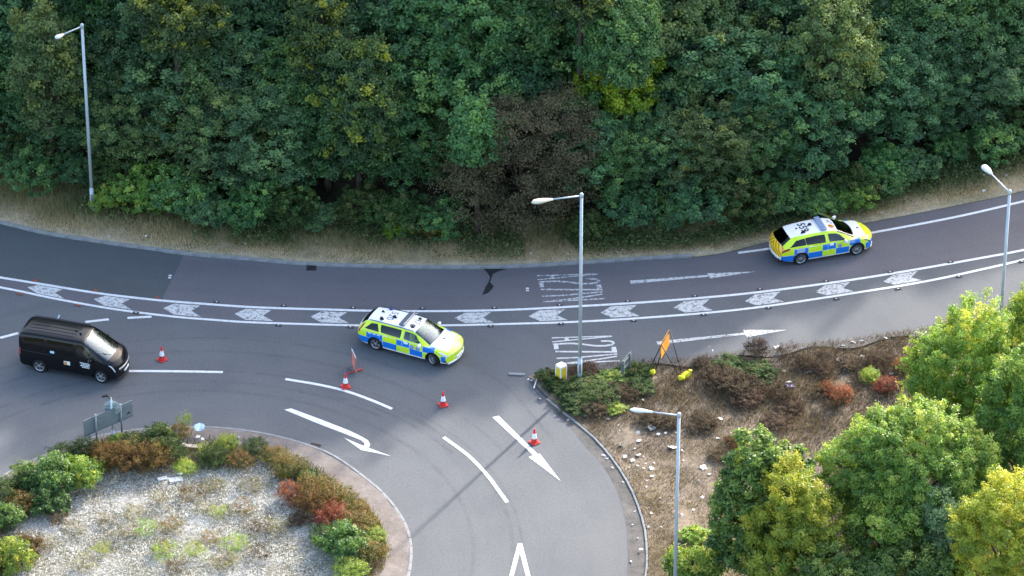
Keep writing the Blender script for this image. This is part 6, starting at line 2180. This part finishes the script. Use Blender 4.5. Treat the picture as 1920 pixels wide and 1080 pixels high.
MB().box((0.30, 1.46, 0.22), (1.16, 0, 0.78), bevel=0.06).build('dashboard', M_black, e2)
MB().box((3.2, 1.46, 0.05), (-0.4, 0, 0.34)).build('cabin_floor', M_black, e2)
MB().box((0.7, 1.3, 0.3), (-1.7, 0, 0.60), bevel=0.04).build('boot_cover', M_black, e2)
seats(e2, (0.28, -0.70), z=0.36)
wheel_set(e2, (R2, F2), 0.915, 0.335, M_alloy, 10, sp_w=0.034)
M_alloy_s = M_alloy
for sd in (-1, 1):
    obj('headlight', patch_mesh(ins_, 'headlight', [(2.0, 3.9), (2.485, 3.5), (2.48, 4.5), (2.06, 4.7)], M_head_l if sd > 0 else M_bar_d, sd, 0.006, rounded=0.2), e2)
    obj('tail_light', patch_mesh(ins_, 'tail_light', [(-2.485, 3.35), (-1.98, 3.75), (-2.05, 4.15), (-2.47, 4.1)], M_red_l, sd, 0.007, 8, 4, rounded=0.2), e2)
    for k, dx in enumerate((0.16, -0.86)):
        pt = ins_.S(dx, 3.85, sd, 0.012)
        MB().box((0.20, 0.03, 0.035), (0, 0, 0), bevel=0.01).build('door_handle', M_white, b2['front_door|%d' % sd] if k == 0 else b2['rear_door|%d' % sd], loc=pt)
    pt = ins_.S(1.04, 4.2, sd, 0.02)
    mirror(b2['front_door|%d' % sd], pt, sd, M_white)
    obj('crest', patch_mesh(ins_, 'crest', [(0.60, 2.62), (0.84, 2.62), (0.84, 3.5), (0.60, 3.5)], M_crest, sd, 0.005, 8, 8, rounded=1.0), b2['front_door|%d' % sd])
    obj('white_print', patch_mesh(ins_, 'white_print', [(0.06, 3.40), (0.30, 3.40), (0.30, 3.80), (0.06, 3.80)], M_badge_w, sd, 0.005, 4, 3, rounded=0.6), b2['front_door|%d' % sd])
    for k in range(4):
        v0 = 2.9 + 0.22 * k
        obj('white_print', patch_mesh(ins_, 'white_print', [(-1.66, v0), (-1.20, v0), (-1.20, v0 + 0.09), (-1.66, v0 + 0.09)], M_badge_w, sd, 0.005, 6, 2), e2)
        if k < 3:
            obj('white_print', patch_mesh(ins_, 'white_print', [(1.12, v0 + .5), (1.56, v0 + .5), (1.56, v0 + 0.56), (1.12, v0 + 0.56)], M_badge_w, sd, 0.005, 6, 2), e2)
front_strip(ins_, 'grille', 2.49, 0.40, 0.56, -0.50, 0.50, M_black, e2, 0.012, lean=0.03)
front_strip(ins_, 'front_splitter', 2.48, 0.20, 0.27, -0.74, 0.74, M_white, e2, 0.03)
front_strip(ins_, 'number_plate', -2.49, 0.62, 0.74, -0.27, 0.27, M_boll, e2, 0.012)
front_strip(ins_, 'rear_bumper', -2.49, 0.36, 0.50, -0.78, 0.78, M_white, e2, 0.02)
MB().box((0.27, 1.18, 0.085), (0, 0, 0.045), bevel=0.035).build('light_bar', M_bar_b, e2, loc=(-0.10, 0, 1.49))
lay_on_roof(ins_, 'roof_number', text_mesh('roof_number', '559', 0.52, M_ink, None, None, 0, bold=0.012), e2, -0.98, 0.0, -math.pi / 2)
lay_on_roof(ins_, 'roof_number', text_mesh('roof_number', '47', 0.36, M_ink_g, None, None, 0), e2, 0.36, 0.14, -math.pi / 2)
lay_on_roof(ins_, 'roof_dot', MB().lathe([(0.0, 0.0), (0.08, 0.0), (0.14, 0.0)], 20).mesh('roof_dot', M_dot), e2, 0.36, -0.24, 0)
roof_bits(ins_, e2, [('fin', -0.62, 0.05, 1.5, M_ink), ('fin', -1.12, -0.44, 1.6, M_ink), ('fin', -1.30, 0.0, 0.8, M_ink), ('aerial', -0.4, 0.3, 1.0, M_ink)])
obj('bonnet_badge', MB().lathe([(0.0, 0.0), (0.06, 0.0)], 12).mesh('bonnet_badge', M_ink_g), e2, (1.80, -0.02, roof_z(ins_, 1.80, 0) + 0.012))
bp = text_mesh('bonnet_lettering', 'POLICE', 0.17, mat('amber_print', (0.55, 0.42, 0.02), 0.5), None, None, 0)
lay_on_roof(ins_, 'bonnet_lettering', bp, e2, 2.14, 0.0, math.pi / 2, 0.012)
b2['tailgate|0'].data.materials[0] = bpy.data.materials['rear_chevrons']
# inner trim of the open door, then swing the door about its front hinge
dr = b2['front_door|1']
MB().box((0.98, 0.05, 0.62), (0.53, 0.84, 0.62), bevel=0.02).build('door_trim', M_black, dr)
hinge = Vector((1.06, 0.90, 0))
MO = Matrix.Translation(hinge) @ Matrix.Rotation(R(-58), 4, 'Z') @ Matrix.Translation(-hinge)
dr.location = MO.translation
dr.rotation_euler = MO.to_euler()
dr['label'] = 'open front passenger door'
place(e2, G(1502, 497), G(1606, 479), (R2 + F2) / 2, 0.915)

# ---- black van -----------------------------------------------------------------------
ST3 = [(-2.45, 1.78, 1.16, 0.40, 0.90, 0.78, 0.10), (-2.41, 1.90, 1.17, 0.33, 0.93, 0.77, 0.12), (-2.25, 1.965, 1.17, 0.27, 0.945, 0.76, 0.13), (-1.2, 1.99, 1.16, 0.24, 0.95, 0.76, 0.13), (0.3, 1.985, 1.15, 0.24, 0.95, 0.76, 0.13),
       (0.62, 1.965, 1.14, 0.24, 0.95, 0.75, 0.10), (0.80, 1.90, 1.135, 0.24, 0.95, 0.75, 0.07), (1.35, 1.55, 1.11, 0.24, 0.95, 0.77, 0.05), (1.90, 1.205, 1.08, 0.24, 0.945, 0.80, 0.05), (2.0, 1.165, 1.03, 0.24, 0.935, 0.82, 0.06),
       (2.2, 1.10, 0.96, 0.24, 0.92, 0.80, 0.07), (2.34, 0.98, 0.86, 0.24, 0.885, 0.77, 0.07), (2.43, 0.82, 0.72, 0.26, 0.85, 0.74, 0.07), (2.46, 0.70, 0.62, 0.29, 0.82, 0.70, 0.07)]
van = Car(ST3, [(-2.45, -0.06), (-2.0, 0.0), (0.2, 0.0), (0.7, 0.04), (1.78, 0.10), (2.2, 0.14), (2.46, 0.26)])
e3 = empty('van')
tag(e3, 'glossy black passenger van driving right towards the cones', 'van')
M_vblack = mat('black_gloss_paint', (0.007, 0.007, 0.008), 0.22, 0.22, 0, 0.1, 1.0, 0.12)
R3, F3 = -1.44, 1.56
W3 = [[(-2.22, 4.3), (-1.16, 4.25), (-1.16, 5.72), (-2.18, 5.70)], [(-1.04, 4.25), (0.30, 4.22), (0.26, 5.74), (-1.04, 5.74)], [(0.42, 4.2), (1.55, 4.25), (0.98, 5.70), (0.40, 5.74)]]
SP3 = [(0.74, 1.94, 6.2), (-2.44, -2.36, 6.3)]
PN3 = [('sliding_door', -1, lambda x, v: -1.08 < x < 0.34 and 0.9 < v < 6.0), ('sliding_door', 1, lambda x, v: -1.08 < x < 0.34 and 0.9 < v < 6.0),
       ('front_door', -1, lambda x, v: 0.34 < x < 1.40 and 0.9 < v < 6.0), ('front_door', 1, lambda x, v: 0.34 < x < 1.40 and 0.9 < v < 6.0), ('bonnet', 0, lambda x, v: x > 1.98 and x < 2.40 and v > 6.1)]
b3 = build_body(van, e3, [M_vblack], (R3, F3), 0.40, None, W3, [SP3[0]], PN3, floor_z=0.32)
for sd in (-1, 1):
    for q, par, g, nm in ((W3[0], None, M_gls_dark, 'quarter_window'), (W3[1], 'sliding_door|%d' % sd, M_gls_dark, 'window'), (W3[2], 'front_door|%d' % sd, glass('van_door_glass', (0.50, 0.54, 0.52)) if sd < 0 else bpy.data.materials['van_door_glass'], 'window')):
        obj(nm, patch_mesh(van, nm, q, g, sd, 0.004, rounded=0.10), b3[par] if par else e3)
obj('windscreen', span_mesh(van, 'windscreen', 0.74, 1.94, 6.2, M_gls_front), e3)
MB().box((0.40, 1.60, 0.25), (1.60, 0, 0.92), bevel=0.06).build('dashboard', M_seat, e3)
MB().box((3.8, 1.6, 0.05), (-0.3, 0, 0.42)).build('cabin_floor', M_black, e3)
seats(e3, (0.62, -0.4, -1.4), z=0.62, back_h=0.66)
wheel_set(e3, (R3, F3), 0.93, 0.345, M_alloy, 5, steer=R(-6), sp_w=0.06)
for sd in (-1, 1):
    obj('headlight', patch_mesh(van, 'headlight', [(2.05, 4.05), (2.45, 3.6), (2.43, 4.7), (2.18, 4.95)], M_head_l, sd, 0.007, rounded=0.25), e3)
    obj('tail_light', patch_mesh(van, 'tail_light', [(-2.45, 2.9), (-2.36, 2.9), (-2.36, 4.1), (-2.45, 4.1)], M_red_l, sd, 0.007, 3, 8), e3)
    obj('side_trim', patch_mesh(van, 'side_trim', [(-1.04, 1.2), (1.10, 1.2), (1.10, 1.32), (-1.04, 1.32)], M_alloy_d, sd, 0.008, 10, 2), e3)
    obj('slide_rail', patch_mesh(van, 'slide_rail', [(-2.25, 3.72), (-0.9, 3.72), (-0.9, 3.80), (-2.25, 3.80)], M_alloy_d, sd, 0.006, 10, 2), e3)
    pt = van.S(1.22, 4.25, sd, 0.02)
    mirror(e3, pt, sd, M_vblack, 1.25)
    obj('roof_rail', MB().tube([van.S(x, 6.75, sd, 0.035) for x in np.linspace(-2.2, 0.55, 12)], 0.022, 6).mesh('roof_rail', M_black), e3)
obj('square_sticker', patch_mesh(van, 'square_sticker', [(-0.20, 2.55), (0.10, 2.55), (0.10, 3.15), (-0.20, 3.15)], M_badge_w, -1, 0.006, 4, 4), b3['sliding_door|-1'])
obj('square_sticker', patch_mesh(van, 'square_sticker', [(-0.19, 2.58), (-0.04, 2.58), (-0.04, 3.0), (-0.19, 3.0)], M_dot, -1, 0.009, 4, 4), b3['sliding_door|-1'])
obj('window_sticker', patch_mesh(van, 'window_sticker', [(-0.86, 4.10), (-0.66, 4.10), (-0.66, 4.42), (-0.86, 4.42)], mat('pale_blue_print', (0.45, 0.66, 0.78), 0.4), -1, 0.010, 3, 3), b3['sliding_door|-1'])
for k, (xa, xb) in enumerate(((0.62, 1.10), (0.70, 1.10), (0.64, 1.12), (0.72, 1.08))):
    v0 = 3.30 - 0.24 * k
    x_ = xa
    while x_ < xb:
        w_ = rnd.uniform(0.05, 0.10)
        obj('door_lettering', patch_mesh(van, 'door_lettering', [(x_, v0), (x_ + w_, v0), (x_ + w_, v0 + 0.15), (x_, v0 + 0.15)], M_badge_w, -1, 0.006, 1, 1), b3['front_door|-1'])
        x_ += w_ + 0.018
for y in (-0.48, -0.26, 0.0, 0.26, 0.48):
    pts = [Vector((x, y, roof_z(van, x, y) + 0.006)) for x in np.linspace(-2.1, 0.2, 8)]
    obj('roof_rib', MB().tube(pts, 0.014, 5).mesh('roof_rib', M_vblack), e3)
front_strip(van, 'grille', 2.46, 0.66, 0.74, -0.62, 0.62, M_alloy, e3, 0.02)
front_strip(van, 'grille', 2.46, 0.54, 0.64, -0.55, 0.55, M_black, e3, 0.014)
front_strip(van, 'number_plate', 2.46, 0.40, 0.51, -0.26, 0.26, M_plate, e3, 0.03)
front_strip(van, 'front_splitter', 2.45, 0.22, 0.29, -0.80, 0.80, M_black, e3, 0.03)
for y in (-0.32, 0.28):
    a, b_ = van.S(1.86, 8.2, -1 if y < 0 else 1, 0.02), van.S(1.60, 7.4, -1 if y < 0 else 1, 0.02)
    MB().tube([a, b_], 0.010, 5).build('wiper', M_black, e3)
roof_bits(van, e3, [('fin', 0.38, -0.18, 0.9, M_ink), ('fin', 0.10, 0.0, 0.7, M_ink)])
place(e3, G(74, 699), G(190, 719), (R3 + F3) / 2, 0.93)
bpy.context.view_layer.update()
person('person', 'van driver with beige sleeves seen through the side window', e3.matrix_world @ Matrix.Translation((0.64, -0.38, 0.82)), M_beige_cloth, M_dark_cloth)
